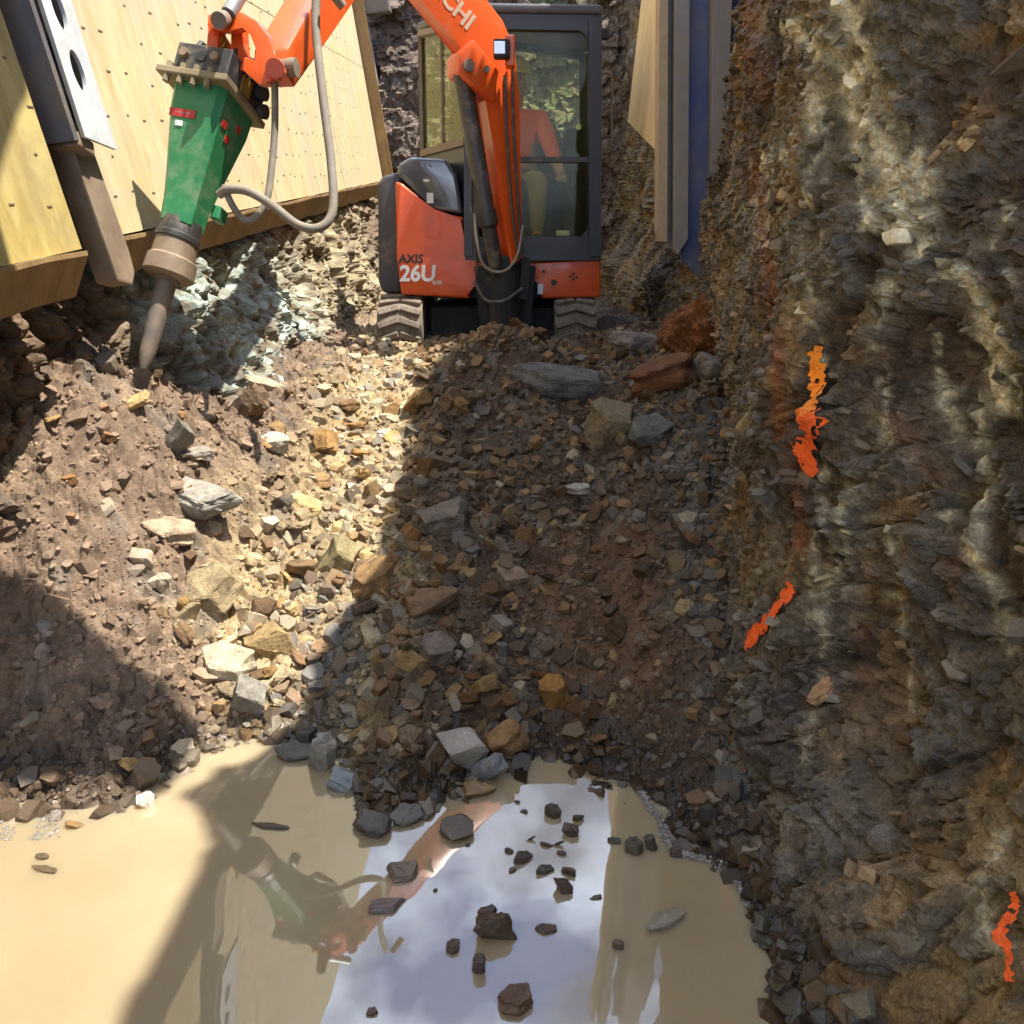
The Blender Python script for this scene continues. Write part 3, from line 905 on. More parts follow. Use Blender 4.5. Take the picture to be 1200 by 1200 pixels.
# ================================================================== RIGHT SHORING
rp = empty('shoring_wall', (0.92, 5.2, 2.16), 'narrow pale plywood panel edge just right of the excavator cab', 'shoring wall')
bm = bmesh.new()
add_prism(bm, [(0.905, 5.2, 2.14), (0.935, 6.9, 2.55), (1.12, 6.9, 5.0), (1.0, 5.2, 5.0)], Vector((0.06, 0, 0)))
from_bm('plywood_sheet', bm, M['ply3'], rp)
bm = bmesh.new()
add_prism(bm, [(0.905, 5.2, 2.14), (0.935, 6.9, 2.55), (0.97, 6.9, 2.52), (0.97, 5.2, 2.08)], Vector((0.012, 0, 0.0)))
from_bm('bevelled_foot', bm, M['timber'], rp)

rr = empty('slide_rail', (1.1, 5.0, 1.5), 'worn blue and grey steel slide rail hanging beside the right rock wall', 'slide rail', 'slide rails of the shoring')
def strip(name, bot, top0, top1, y0, y1, mat):
    """bot: pixels along the lower end; the two sides run on straight past (top0, 0) and (top1, 0) to the top of the trench"""
    bl, br = bot[0], bot[-1]
    pts = [at_y(px, py, y0) for px, py in bot]
    for (b_, tp) in ((pts[-1], top1), (pts[0], top0)):
        q = at_y(tp, 0, y0); d = q - b_
        pts.append(b_ + d * ((5.0 - b_.z) / d.z))
    bm = bmesh.new(); add_prism(bm, pts, Vector((0, y1 - y0, 0)))
    return from_bm(name, bm, mat, rr)
strip('rail_edge', [(771, 270), (774, 283), (782, 283)], 773, 783, 5.03, 5.16, M['pale_tan'])
strip('rail_groove', [(781, 286), (792, 286)], 784, 793, 5.12, 5.19, M['pale_grey'])
strip('rail_flange', [(790, 292), (794, 298), (806, 280)], 792, 808, 4.99, 5.10, M['pale_grey'])
strip('web_or_backing', [(798, 304), (833, 337), (836, 300)], 806, 838, 5.10, 5.13, M['pale_blue'])
strip('rail_flange', [(833, 322), (838, 326), (845, 310)], 836, 858, 4.97, 5.16, M['pale_grey'])
strip('back_plate', [(854, 62), (874, 74), (881, 66)], 857, 882, 5.14, 5.17, M['pale_blue'])

# ================================================================== EXCAVATOR
Y0 = 5.9
ex = empty('excavator', (0.0, 6.4, 0.95), 'orange mini excavator with dark cab and green rock breaker', 'excavator')

# engine cover: orange lower panel and grey glossy hood
prism_obj('side_cover', [(463, 212), (472, 215), (490, 231), (508, 249), (543, 254), (545, 304), (571, 308), (570, 324), (556, 328), (550, 350), (470, 345), (465, 300)],
          Y0, Y0 + 1.0, M['orange'], ex, 0.022, 3, True)
hood_px = [(465, 205), (467, 192), (480, 184), (522, 186), (535, 205), (543, 251), (508, 246), (492, 229), (474, 212)]
pts = [at_y(px, py, Y0 + 0.01) for px, py in hood_px]
back = [Vector((p.x * 0.97 - 0.01, Y0 + 0.95, p.z + 0.03)) for p in pts]
bm = bmesh.new(); add_prism(bm, pts, back); bevel_all(bm, 0.03, 4)
hood = from_bm('engine_hood', bm, M['hood'], ex, True)
def decal(name, px0, py0, px1, py1, y, mat, parent):
    a = at_y(px0, py0, y); b_ = at_y(px1, py1, y)
    bm = bmesh.new(); add_box(bm, ((a.x + b_.x) / 2, y, (a.z + b_.z) / 2), (abs(b_.x - a.x), 0.004, abs(a.z - b_.z)))
    return from_bm(name, bm, mat, parent)
decal('warning_label', 500, 226, 508, 238, Y0 + 0.008, M['white'], hood)
decal('warning_label', 496, 210, 503, 213, Y0 + 0.008, M['white'], hood)
# counterweight behind, dark casting showing past the cover
bm = bmesh.new()
pts = [at_y(px, py, 6.25) for px, py in [(442, 215), (448, 206), (470, 200), (470, 345), (448, 343), (443, 330)]]
add_prism(bm, pts, Vector((0.05, 0.8, 0))); bevel_all(bm, 0.03, 3)
from_bm('counterweight', bm, M['counter'], ex, True)
# lettering on the cover
o_ = at_y(468, 329, Y0 - 0.002)
text_mesh('lettering', '26U', 0.155, M['white'], ex, o_, (1, 0, 0), (0, 0, 1), 0.0015, 0.1)
o_ = at_y(467, 308, Y0 - 0.002)
text_mesh('lettering', 'AXIS', 0.085, M['black_print'], ex, o_, (1, 0, 0), (0, 0, 1), 0.0015, 0.15)
o_ = at_y(507, 333, Y0 - 0.002)
text_mesh('lettering', 'KCR', 0.035, M['white'], ex, o_, (1, 0, 0), (0, 0, 1), 0.001)

# right lower cover with its bolt holes
rc = prism_obj('front_cover', [(620, 308), (704, 304), (704, 348), (634, 350), (633, 330), (620, 328)], Y0 + 0.02, Y0 + 0.9, M['orange'], ex, 0.014, 3, True)
def disc(name, px, py, r, y, mat, parent):
    p = at_y(px, py, y); bm = bmesh.new(); add_cyl(bm, p, p + Vector((0, -0.006, 0)), r, None, 14)
    return from_bm(name, bm, mat, parent)
for (px, py, rad) in ((649, 331, 0.022), (637, 318, 0.012), (672, 321, 0.010), (672, 327, 0.010), (668, 324, 0.009), (676, 325, 0.009)):
    disc('bolt_hole', px, py, rad, Y0 + 0.02, M['black_print'], rc)
prism_obj('reflector', [(630, 333), (637, 333), (636, 345), (630, 345)], Y0 - 0.02, Y0 + 0.02, M['white'], ex, 0.003, 1)

# cab: measured corner posts, front face at Y0
cab_e = None
def V(px, py, y): return at_y(px, py, y)
def bar(bm, a, b_, w, d):
    a = Vector(a); b_ = Vector(b_); dr = (b_ - a)
    q = dr.to_track_quat('Z', 'Y').to_matrix()
    yax = Vector((0, 1, 0)); zz = dr.normalized(); xx = yax.cross(zz)
    if xx.length < 0.1: xx = Vector((1, 0, 0))
    xx.normalize(); yy = zz.cross(xx)
    add_box(bm, (a + b_) / 2, (w, d, dr.length), Matrix((xx, yy, zz)).transposed())
FL_t, FL_b = V(549, 20, Y0), V(549, 300, Y0)
FR_t, FR_b = V(697, 22, Y0), V(697, 300, Y0)
RL_t, RL_b = V(494, 38, Y0 + 1.0), V(497, 182, Y0 + 1.0)
RR_t, RR_b = Vector((FR_t.x + 0.02, Y0 + 1.1, FR_t.z + 0.02)), Vector((FR_b.x + 0.02, Y0 + 1.1, FR_b.z))
bm = bmesh.new()
bar(bm, FR_t, FR_b, 0.085, 0.09); bar(bm, FL_t, FL_b, 0.06, 0.08)
bar(bm, V(700, 281, Y0 - .003), V(546, 281, Y0 - .003), 0.001, 0.001)
# front frame rails
fr_top = [V(545, 12, Y0 - .004), V(705, 16, Y0 - .004), V(705, 36, Y0 - .004), V(545, 33, Y0 - .004)]
add_prism(bm, fr_top, Vector((0, 0.1, 0)))
fr_bot = [V(545, 277, Y0 - .004), V(704, 277, Y0 - .004), V(704, 305, Y0 - .004), V(545, 305, Y0 - .004)]
add_prism(bm, fr_bot, Vector((0, 0.12, 0)))
bar(bm, RL_t, RL_b + Vector((0, 0, -0.5)), 0.05, 0.06); bar(bm, RR_t, RR_b, 0.07, 0.07)
bar(bm, RL_t, RR_t, 0.07, 0.07)
midb = Vector((0, 0, 0.62))
bar(bm, RL_b + Vector((0, 0, 0.0)), RR_b + Vector((0, 0, 0.55)), 0.07, 0.06)
# rear lower panel and floor
add_prism(bm, [RL_b + Vector((0, 0.03, 0)), RL_b + Vector((0, 0.03, -0.6)), RR_b + Vector((0, 0.03, 0)), RR_b + Vector((0, 0.03, 0.56))], Vector((0, 0.04, 0)))
add_box(bm, (0.05, Y0 + 0.55, 1.60), (1.1, 1.0, 0.05))
cab = from_bm('cab', bm, M['dark'], ex)
# roof shell
bm = bmesh.new()
rt = [V(543, 13, Y0 - 0.02), V(706, 15, Y0 - 0.02)]
rt = [rt[0], rt[1], RR_t + Vector((0.04, 0.06, 0.03)), RL_t + Vector((-0.04, 0.06, 0.03))]
add_prism(bm, [p + Vector((0, 0, -0.01)) for p in rt], Vector((0, 0, 0.06))); bevel_all(bm, 0.02, 3)
from_bm('roof', bm, M['counter'], cab, True)
# corner fillets of the front window, rounded as pressed steel
def fillet(px, py, sx, sy, r):
    pts = [V(px, py, Y0 - .004)]
    for k in range(7):
        a = math.pi / 2 * k / 6
        pts.append(V(px + sx * r * (1 - math.sin(a)), py + sy * r * (1 - math.cos(a)), Y0 - .004))
    bm = bmesh.new(); add_prism(bm, pts, Vector((0, 0.06, 0))); return bm
for (px, py, sx, sy) in ((689, 35, -1, 1), (689, 278, -1, -1)):
    from_bm('window_corner', fillet(px, py, sx, sy, 14), M['dark'], cab)
# panes
def pane(name, pts, mat=M['glass']):
    bm = bmesh.new(); n_ = (pts[1] - pts[0]).cross(pts[2] - pts[0]).normalized()
    add_prism(bm, pts, n_ * 0.005); return from_bm(name, bm, mat, cab)
pane('front_glass', [V(553, 34, Y0 + .03), V(691, 36, Y0 + .03), V(691, 184, Y0 + .03), V(553, 182, Y0 + .03)])
pane('lower_glass', [V(553, 189, Y0 + .045), V(691, 191, Y0 + .045), V(691, 277, Y0 + .045), V(553, 277, Y0 + .045)])
bm = bmesh.new(); add_prism(bm, [V(553, 183, Y0 + .01), V(691, 184, Y0 + .01), V(691, 190, Y0 + .01), V(553, 190, Y0 + .01)], Vector((0, 0.05, 0)))
from_bm('window_divider', bm, M['counter'], cab)
s_a, s_b, s_c, s_d = FL_t + Vector((-.02, .06, -.05)), RL_t + Vector((.0, -.03, -.04)), RL_b + Vector((.0, -.03, .02)), V(548, 164, Y0 + 0.06)
pane('side_glass', [s_a, s_b, s_c, s_d])
bm = bmesh.new()
bar(bm, s_a + Vector((-.01, 0, .02)), s_b + Vector((-.012, 0, .02)), 0.045, 0.04); bar(bm, s_b + Vector((-.012, 0, 0)), s_c + Vector((-.012, 0, 0)), 0.03, 0.035)
bar(bm, s_c + Vector((-.012, 0, -.01)), s_d + Vector((-.012, 0, -.01)), 0.05, 0.04)
bar(bm, (s_a + s_b) / 2 * 1.0 + Vector((-.006, 0, 0)), (s_c + s_d) / 2 + Vector((-.006, 0, 0)), 0.018, 0.02)
from_bm('side_window_frame', bm, M['steel'], cab)
bm = bmesh.new()                                       # dark body side below the side window
add_prism(bm, [s_c + Vector((-.01, 0, -.03)), s_d + Vector((-.01, 0, -.03)), V(548, 303, Y0 + .06), RL_b + Vector((0, -.03, -.75))], Vector((0.03, 0, 0)))
from_bm('side_panel', bm, M['dark'], cab)
bm = bmesh.new(); p = V(709, 40, Y0 + 0.0); add_box(bm, p, (0.05, 0.05, 0.06)); add_cyl(bm, p, p + Vector((-.06, 0.03, 0)), .012); bevel_all(bm, 0.006, 1)
from_bm('mirror_bracket', bm, M['black'], cab)
# grab rail and cab-side handle seen past the door
bm = bmesh.new(); add_tube(bm, [V(700, 88, Y0 + .3), V(716, 88, Y0 + .3), V(717, 130, Y0 + .3), V(716, 175, Y0 + .3), V(702, 178, Y0 + .3)], 0.009, 8, 5)
from_bm('grab_rail', bm, M['steel'], cab)
# cab contents
bm = bmesh.new(); add_box(bm, (0.14, 6.62, 1.92), (0.46, 0.44, 0.12)); add_box(bm, (0.14, 6.83, 2.2), (0.44, 0.1, 0.5), Matrix.Rotation(-0.12, 3, 'X')); add_box(bm, (0.14, 6.62, 1.74), (0.36, 0.36, 0.26)); bevel_all(bm, 0.03, 2)
from_bm('operator_seat', bm, M['seat'], ex, True)
bm = bmesh.new()
for lx in (-0.02, 0.06, 0.44):
    add_cyl(bm, (lx, 6.12, 1.62), (lx + 0.01, 6.2, 2.02), 0.010, 0.008, 8); add_lathe(bm, (lx + .01, 6.2, 2.0), (0, 0.15, 1), [(0, .012), (.02, .022), (.06, .022), (.08, .012)], 10)
lv = from_bm('control_lever', bm, M['black'], ex, True); lv['kind'] = 'stuff'
prism_obj('console', [(664, 150), (684, 150), (684, 278), (660, 278)], 6.35, 6.8, M['seat'], ex, 0.01, 2)
disc('door_handle', 678, 149, 0.02, 6.3, M['white'], cab)
decal('cab_paper', 652, 270, 668, 276, 6.2, M['white'], cab)

# house base, swing bracket, undercarriage
bm = bmesh.new()
add_box(bm, (0.0, 6.55, 1.34), (1.15, 1.15, 0.22)); add_cyl(bm, (0, 6.6, 1.05), (0, 6.6, 1.26), 0.36, None, 24)
from_bm('turntable', bm, M['under'], ex)
bm = bmesh.new()
add_prism(bm, [V(556, 312, 5.62), V(628, 312, 5.62), V(622, 380, 5.62), V(562, 380, 5.62)], Vector((0, 0.5, 0)))
add_cyl(bm, V(592, 300, 5.55), V(592, 392, 5.55), 0.11, None, 18)
add_prism(bm, [V(566, 300, 5.5), V(576, 296, 5.5), V(578, 350, 5.5), V(568, 352, 5.5)], Vector((0, 0.35, 0)))
add_prism(bm, [V(612, 300, 5.5), V(622, 304, 5.5), V(618, 352, 5.5), V(608, 350, 5.5)], Vector((0, 0.35, 0)))
from_bm('swing_bracket', bm, M['under'], ex)
bm = bmesh.new(); add_box(bm, (-0.02, 6.6, 1.04), (1.24, 1.0, 0.26)); bevel_all(bm, 0.02, 1)
from_bm('track_frame', bm, M['under'], ex)
def track(xc, wd):
    r = 0.22; y0, y1 = 6.0, 7.35; zc = 1.0
    loop = []
    for k in range(13):
        a = math.pi / 2 + math.pi * k / 12
        loop.append((y0 + r * math.cos(a), zc + r * math.sin(a)))
    for k in range(13):
        a = -math.pi / 2 + math.pi * k / 12
        loop.append((y1 + r * math.cos(a), zc + r * math.sin(a)))
    bm = bmesh.new()
    outer = [Vector((xc - wd / 2, a, b_)) for a, b_ in loop]
    add_prism(bm, outer, Vector((wd, 0, 0)))
    t = from_bm('track', bm, M['track'], ex, True)
    # chevron lugs round the loop
    per = []
    L = 0
    P = loop + [loop[0]]
    for (a0, b0), (a1, b1) in zip(P[:-1], P[1:]):
        L += math.hypot(a1 - a0, b1 - b0); per.append(L)
    s = 0.0
    while s < L - 0.04:
        k = next(i for i, q in enumerate(per) if q >= s)
        q0 = per[k - 1] if k else 0
        f = (s - q0) / max(1e-6, per[k] - q0)
        (a0, b0), (a1, b1) = P[k], P[k + 1]
        yy = a0 + (a1 - a0) * f; zz = b0 + (b1 - b0) * f
        tn = Vector((0, a1 - a0, b1 - b0)).normalized(); nn = Vector((1, 0, 0)).cross(tn)
        if nn.dot(Vector((0, yy - (y0 + y1) / 2, zz - zc))) < 0: nn = -nn
        bm = bmesh.new()
        for sg in (-1, 1):
            R = Matrix((Vector((1, 0, 0)), tn, nn)).transposed() @ Matrix.Rotation(sg * 0.32, 3, 'Z')
            add_box(bm, Vector((xc + sg * wd * 0.245, yy, zz)) + nn * 0.010, (wd * 0.47, 0.045, 0.034), R)
        bevel_all(bm, 0.006, 1)
        from_bm('tread_lug', bm, M['track'], t)
        s += 0.095
track(-0.83, 0.33); track(0.47, 0.31)

# boom, in its own swung plane
FT = Vector((-0.03, 5.5, 0.0)); HD = Vector((-0.91, -0.41, 0)).normalized(); SD = Vector((-HD.y, HD.x, 0))   # SD points to the right-hand side
def BP(s, z, o=0.0): return FT + HD * s + Vector((0, 0, z)) + SD * o
def slab_in_plane(name, prof, w, mat, parent, o=0.0, bev=0.012, seg=2):
    bm = bmesh.new()
    add_prism(bm, [BP(s, z, o - w / 2) for s, z in prof], SD * w)
    if bev: bevel_all(bm, bev, seg)
    return from_bm(name, bm, mat, parent, True)
boom = slab_in_plane('boom', [(-0.07, 1.52), (0.0, 1.47), (0.05, 1.70), (0.12, 2.15), (0.17, 2.45), (0.24, 2.63), (0.30, 2.71), (0.63, 3.0), (0.86, 3.19), (0.92, 3.28), (0.86, 3.40), (0.74, 3.44), (0.30, 3.12), (0.06, 2.90), (-0.02, 2.76), (-0.05, 2.5), (-0.07, 1.75)], 0.15, M['orange'], ex)
# the cast lug that holds the cylinder
slab_in_plane('boom_lug', [(0.14, 2.44), (0.27, 2.52), (0.37, 2.60), (0.37, 2.70), (0.27, 2.78), (0.10, 2.62)], 0.22, M['orange'], boom, 0, 0.02)
for sg in (-1, 1):
    bm = bmesh.new(); add_cyl(bm, BP(0.31, 2.63, sg * 0.11), BP(0.31, 2.63, sg * 0.135), 0.034, None, 16); from_bm('pin', bm, M['steel'], boom, True)
    bm = bmesh.new(); add_cyl(bm, BP(0.19, 2.62, sg * 0.11), BP(0.19, 2.62, sg * 0.125), 0.02, None, 12); from_bm('pin', bm, M['steel'], boom, True)
# cylinder
bm = bmesh.new()
a_, b_ = BP(0.075, 1.42), BP(0.31, 2.62)
dv = (b_ - a_)
add_lathe(bm, a_, dv, [(0, .04), (0.02, .05), (0.30, .05), (0.32, .066), (0.40, .066), (0.42, .058), (1.22, .058), (1.24, .05)], 18)
bc = from_bm('boom_cylinder', bm, M['cyl'], ex, True)
bm = bmesh.new(); add_cyl(bm, a_ + dv.normalized() * 1.1, b_, 0.04, None, 14); from_bm('cylinder_rod', bm, M['steel'], bc, True)
bm = bmesh.new(); add_cyl(bm, b_ - SD * 0.06, b_ + SD * 0.06, 0.055, None, 18); from_bm('cylinder_eye', bm, M['cyl'], bc, True)
# work lamp on the right of the boom
lp = at_depth(588, 58, 4.60)
bm = bmesh.new(); add_box(bm, lp, (0.10, 0.09, 0.10)); bevel_all(bm, 0.015, 2); wlamp = from_bm('work_lamp', bm, M['black'], ex, True)
bm = bmesh.new(); add_box(bm, lp + Vector((-.012, -0.047, 0.0)), (0.066, 0.006, 0.066)); bevel_all(bm, 0.002, 1); from_bm('lamp_lens', bm, M['lens'], wlamp)
bm = bmesh.new(); add_box(bm, lp + Vector((0.05, 0.07, 0.0)), (0.06, 0.10, 0.17)); bevel_all(bm, 0.01, 1); from_bm('lamp_bracket', bm, M['orange'], wlamp)
# hoses over the boom foot and up its side
for pts, rad, mt in (([BP(-0.03, 1.52, .11), BP(0.02, 1.9, .1), BP(0.05, 2.3, .1), BP(0.06, 2.6, .1)], 0.010, 'hose_dark'),
                     ([BP(-0.06, 1.52, .11), BP(-0.03, 1.9, .1), BP(0.0, 2.3, .1), BP(0.01, 2.7, .1)], 0.010, 'hose_dark'),
                     ([V(560, 322, 5.45), V(556, 280, 5.4), V(552, 230, 5.4), V(556, 170, 5.42)], 0.010, 'hose_dark'),
                     ([V(613, 264, 5.4), V(606, 300, 5.38), V(590, 318, 5.36), V(568, 312, 5.36), V(558, 280, 5.36), V(556, 250, 5.38)], 0.009, 'hose'),
                     ([V(556, 330, 5.45), V(570, 352, 5.4), V(592, 352, 5.4), V(612, 338, 5.45)], 0.013, 'hose_dark')):
    bm = bmesh.new(); add_tube(bm, pts, rad); from_bm('hydraulic_hose', bm, M[mt], ex, True)
# maker's name along the boom, running off the top of the picture
tdir = (BP(0.24, 2.80) - BP(0.68, 3.17)).normalized()
updir = SD.cross(tdir)
if updir.z < 0: updir = -updir
text_mesh('lettering', 'HITACHI', 0.135, M['cream_print'], boom, BP(0.70, 3.165, 0.0762), tdir, updir, 0.0012)

# arm (stick), from the boom end down to the breaker
A0 = BP(0.82, 3.32); A1 = at_depth(320, 80, 3.10)
AD = (A1 - A0); AL = AD.length; AD.normalize()
AS = AD.cross(Vector((0, 0, 1))).normalized(); AB = AS.cross(AD).normalized()
if AB.z < 0: AB = -AB
bm = bmesh.new()
add_prism(bm, [A0 + AD * a + AB * b_ - AS * 0.07 for a, b_ in ((-0.14, -0.02), (-0.10, 0.12), (0.1, 0.17), (AL * 0.6, 0.10), (AL - 0.03, 0.06), (AL + 0.055, 0.0), (AL, -0.075), (AL * 0.7, -0.09), (0.15, -0.12), (-0.08, -0.10))], AS * 0.14)
bevel_all(bm, 0.012, 2); arm = from_bm('arm', bm, M['orange'], ex, True)
bm = bmesh.new(); add_cyl(bm, A0 - AS * 0.12, A0 + AS * 0.12, 0.06, None, 18); from_bm('pin', bm, M['steel'], arm, True)
bm = bmesh.new(); add_cyl(bm, A1 - AS * 0.10, A1 + AS * 0.10, 0.036, None, 18); from_bm('pin', bm, M['steel'], arm, True)

# ---- rock breaker
TOP = at_depth(252, 120, 3.20)
TIP = at_depth(170, 424, 3.14)
AX = (TOP - TIP).normalized()
LEN = (TOP - TIP).length
cam_dir = (EYE - TOP); side = AX.cross(cam_dir).normalized(); front = side.cross(AX).normalized()   # front faces the camera
if side.x < 0: side = -side
YAW = math.radians(-36)
HX = (side * math.cos(YAW) - front * math.sin(YAW)).normalized()   # along the left-front face, towards the near corner
HY = AX.cross(HX).normalized()
if HY.dot(front) > 0: HY = -HY
# HX . runs to the right, HY runs away from the camera
def H(a, b_, c_): return TOP + HX * a + HY * b_ + AX * c_
def hbox(bm, a0, a1, b0, b1, c0, c1): 
    add_prism(bm, [H(a0, b0, c0), H(a1, b0, c0), H(a1, b1, c0), H(a0, b1, c0)], AX * (c1 - c0))
# housing: square box that narrows downwards
wx, wy_ = 0.118, 0.130
HB = 0.485 * LEN; NS = HB - 0.02
bm = bmesh.new()
secs = [(0.0, wx, wy_), (-0.17 * HB, wx * .97, wy_ * .97), (-0.66 * HB, wx * .72, wy_ * .66), (-0.83 * HB, wx * .64, wy_ * .58), (-HB, wx * .60, wy_ * .54)]
rings = []
for c_, a, b_ in secs:
    ch = 0.025
    rings.append([bm.verts.new(H(*q, c_)) for q in ((-a + ch, -b_), (a - ch, -b_), (a, -b_ + ch), (a, b_ - ch), (a - ch, b_), (-a + ch, b_), (-a, b_ - ch), (-a, -b_ + ch))])
for r0, r1 in zip(rings[:-1], rings[1:]):
    for k in range(8): bm.faces.new((r0[k], r0[(k + 1) % 8], r1[(k + 1) % 8], r1[k]))
bm.faces.new(rings[0]); bm.faces.new(rings[-1][::-1])
ham = from_bm('rock_breaker', bm, M['green'], ex)
ham['label'] = 'green tapered hydraulic breaker with a dusty steel chisel'
bm = bmesh.new(); hbox(bm, -0.165, 0.145, -0.175, 0.16, 0.0, 0.028); bevel_all(bm, 0.004, 1); from_bm('mounting_flange', bm, M['flange'], ham)
bm = bmesh.new(); hbox(bm, -0.12, 0.12, -0.145, 0.145, 0.028, 0.15); bevel_all(bm, 0.006, 1); from_bm('bracket', bm, M['hammer_black'], ham)
for sg in (-1, 1):
    bm = bmesh.new()
    x0_ = sg * 0.085 - 0.01
    add_prism(bm, [H(x0_, -0.10, 0.15), H(x0_, 0.14, 0.15), H(x0_, 0.13, 0.20), H(x0_, 0.05, 0.235), H(x0_, -0.07, 0.215)], HX * 0.02)
    bevel_all(bm, 0.006, 1); from_bm('bracket_ear', bm, M['hammer_black'], ham)
for (a, c_) in ((-0.075, 0.10), (0.06, 0.10)):
    bm = bmesh.new(); add_cyl(bm, H(a, -0.14, c_), H(a, -0.165, c_), 0.018, None, 10); from_bm('bolt', bm, M['muddy_steel'], ham, True)
bm = bmesh.new(); add_cyl(bm, H(-0.005, -0.14, .10), H(-0.005, -0.149, .10), 0.022, None, 10); from_bm('bolt_recess', bm, M['black_print'], ham, True)
for (b_, c_) in ((0.09, 0.12), (0.125, 0.06), (0.02, 0.19)):
    bm = bmesh.new(); add_cyl(bm, H(0.115, b_, c_), H(0.155, b_, c_), 0.030, None, 14); from_bm('bolt', bm, M['hammer_black'], ham, True)
bm = bmesh.new(); hbox(bm, 0.12, 0.126, -0.04, 0.03, 0.045, 0.115); from_bm('maker_plate', bm, M['brass'], ham)
for a in (-0.12, -0.06, 0.0, 0.06):
    bm = bmesh.new(); add_cyl(bm, H(a, -0.158, -0.03), H(a, -0.158, 0.05), 0.013, None, 8); from_bm('flange_bolt', bm, M['flange'], ham, True)
bm = bmesh.new(); add_lathe(bm, H(0.0, -0.06, 0.215), HY * -1, [(-.03, .02), (-.025, .034), (0.02, .036), (0.022, .028), (0.034, .028), (0.036, .014)], 16); from_bm('hose_coupling', bm, M['brass'], ham, True)
# red marks
def face_mark(a0, a1, c0, c1, mat, name='badge', sidef=False):
    bm = bmesh.new()
    def sc(c_):
        cs = [s[0] for s in secs][::-1]
        return np.interp(c_, cs, [s[1] for s in secs][::-1]), np.interp(c_, cs, [s[2] for s in secs][::-1])
    pts = []
    for (a, c_) in ((a0, c0), (a1, c0), (a1, c1), (a0, c1)):
        sx_, sy_ = sc(c_)
        pts.append(H(a, -sy_ - 0.0035, c_) if not sidef else H(sx_ + 0.0035, a, c_))
    add_prism(bm, pts, (HY if not sidef else -HX) * 0.003)
    return from_bm(name, bm, mat, ham)
face_mark(-0.095, 0.02, -0.145, -0.115, M['red'])
face_mark(-0.07, 0.0, -0.134, -0.127, M['white'], 'badge_lettering')
face_mark(-0.062, -0.03, -0.18, -0.160, M['white'], 'badge_mark')
for (a, c_, w) in ((-0.065, -0.12, .035), (-0.02, -0.16, .03), (0.03, -0.085, .03)):
    face_mark(a - w / 2, a + w / 2, c_ - .014, c_ + .014, M['red'], 'print_mark', True)
# weld seam along the side, hose lug
bm = bmesh.new(); hbox(bm, 0.06, 0.10, 0.07, 0.14, -0.46, -0.40); bevel_all(bm, 0.006, 1); from_bm('hose_lug', bm, M['green'], ham)
# nose: dark collar, muddy bush, chisel
def along(c_): return TOP + AX * c_
ctip = TIP + AX * 0.0
ax2 = ((TOP - AX * 0.60) - TIP).normalized()
n0 = TOP - AX * NS
bm = bmesh.new(); add_lathe(bm, n0, -AX, [(0, .078), (0.06, .083), (0.065, .089), (0.085, .089), (0.09, .08)], 22); from_bm('collar', bm, M['cyl'], ham, True)
bm = bmesh.new(); add_lathe(bm, n0 - AX * 0.085, -AX, [(0, .083), (0.07, .086), (0.08, .098), (0.145, .101), (0.158, .085), (0.162, .055)], 22); from_bm('nose_bush', bm, M['muddy_steel'], ham, True)
c_len = LEN - NS - 0.225
bm = bmesh.new(); add_lathe(bm, n0 - AX * 0.225, -AX, [(0, .052), (0.03, .052), (0.032, .040), (c_len * 0.5, .037), (c_len * 0.88, .032), (c_len * 0.98, .026), (c_len + 0.03, .014)], 18); from_bm('chisel', bm, M['steel'], ham, True)

# yoke linkage between arm and breaker: two curved orange plates and a link
yo = empty
def plate_px(name, px, t0, off, mat, parent, bev=0.008):
    bm = bmesh.new(); pts = [at_depth(a, b_, t0) for a, b_ in px]; add_prism(bm, pts, off); bevel_all(bm, bev, 2)
    return from_bm(name, bm, mat, parent, True)
DO = Vector((0.01, 0.05, 0))
def arc_plate(t0, name='link_plate'):
    outer = [(324, 92), (322, 64), (314, 42), (300, 24), (283, 14), (262, 15), (245, 18), (242, 30)]
    inner = [(256, 36), (270, 38), (284, 30), (295, 40), (302, 58), (300, 74), (286, 66), (284, 82), (304, 100)]
    q = plate_px(name, outer + inner, t0, DO, M['orange'], arm, 0.006)
    return q
arc_plate(3.06); arc_plate(3.20)
plate_px('link_arm', [(243, 17), (256, 14), (258, 34), (254, 60), (250, 80), (240, 76), (243, 45)], 3.10, DO, M['orange'], arm)
plate_px('link_arm', [(270, 20), (284, 16), (282, 50), (290, 80), (276, 84), (270, 60)], 3.12, DO, M['orange'], arm)
bm = bmesh.new(); add_cyl(bm, at_depth(322, 80, 3.0), at_depth(326, 79, 3.26), 0.036, None, 14); from_bm('pin', bm, M['orange'], arm, True)
bm = bmesh.new(); add_cyl(bm, at_depth(256, 24, 2.93), at_depth(268, 20, 3.15), 0.030, None, 14); from_bm('pin', bm, M['steel'], arm, True)
bm = bmesh.new(); add_cyl(bm, at_depth(268, 16, 3.05), at_depth(300, -40, 3.12), 0.03, None, 14); from_bm('cylinder_rod', bm, M['chrome'], arm, True)
bm = bmesh.new(); add_cyl(bm, at_depth(385, -14, 3.15), at_depth(402, 8, 3.2), 0.02, None, 12); from_bm('hose_fitting', bm, M['steel'], arm, True)
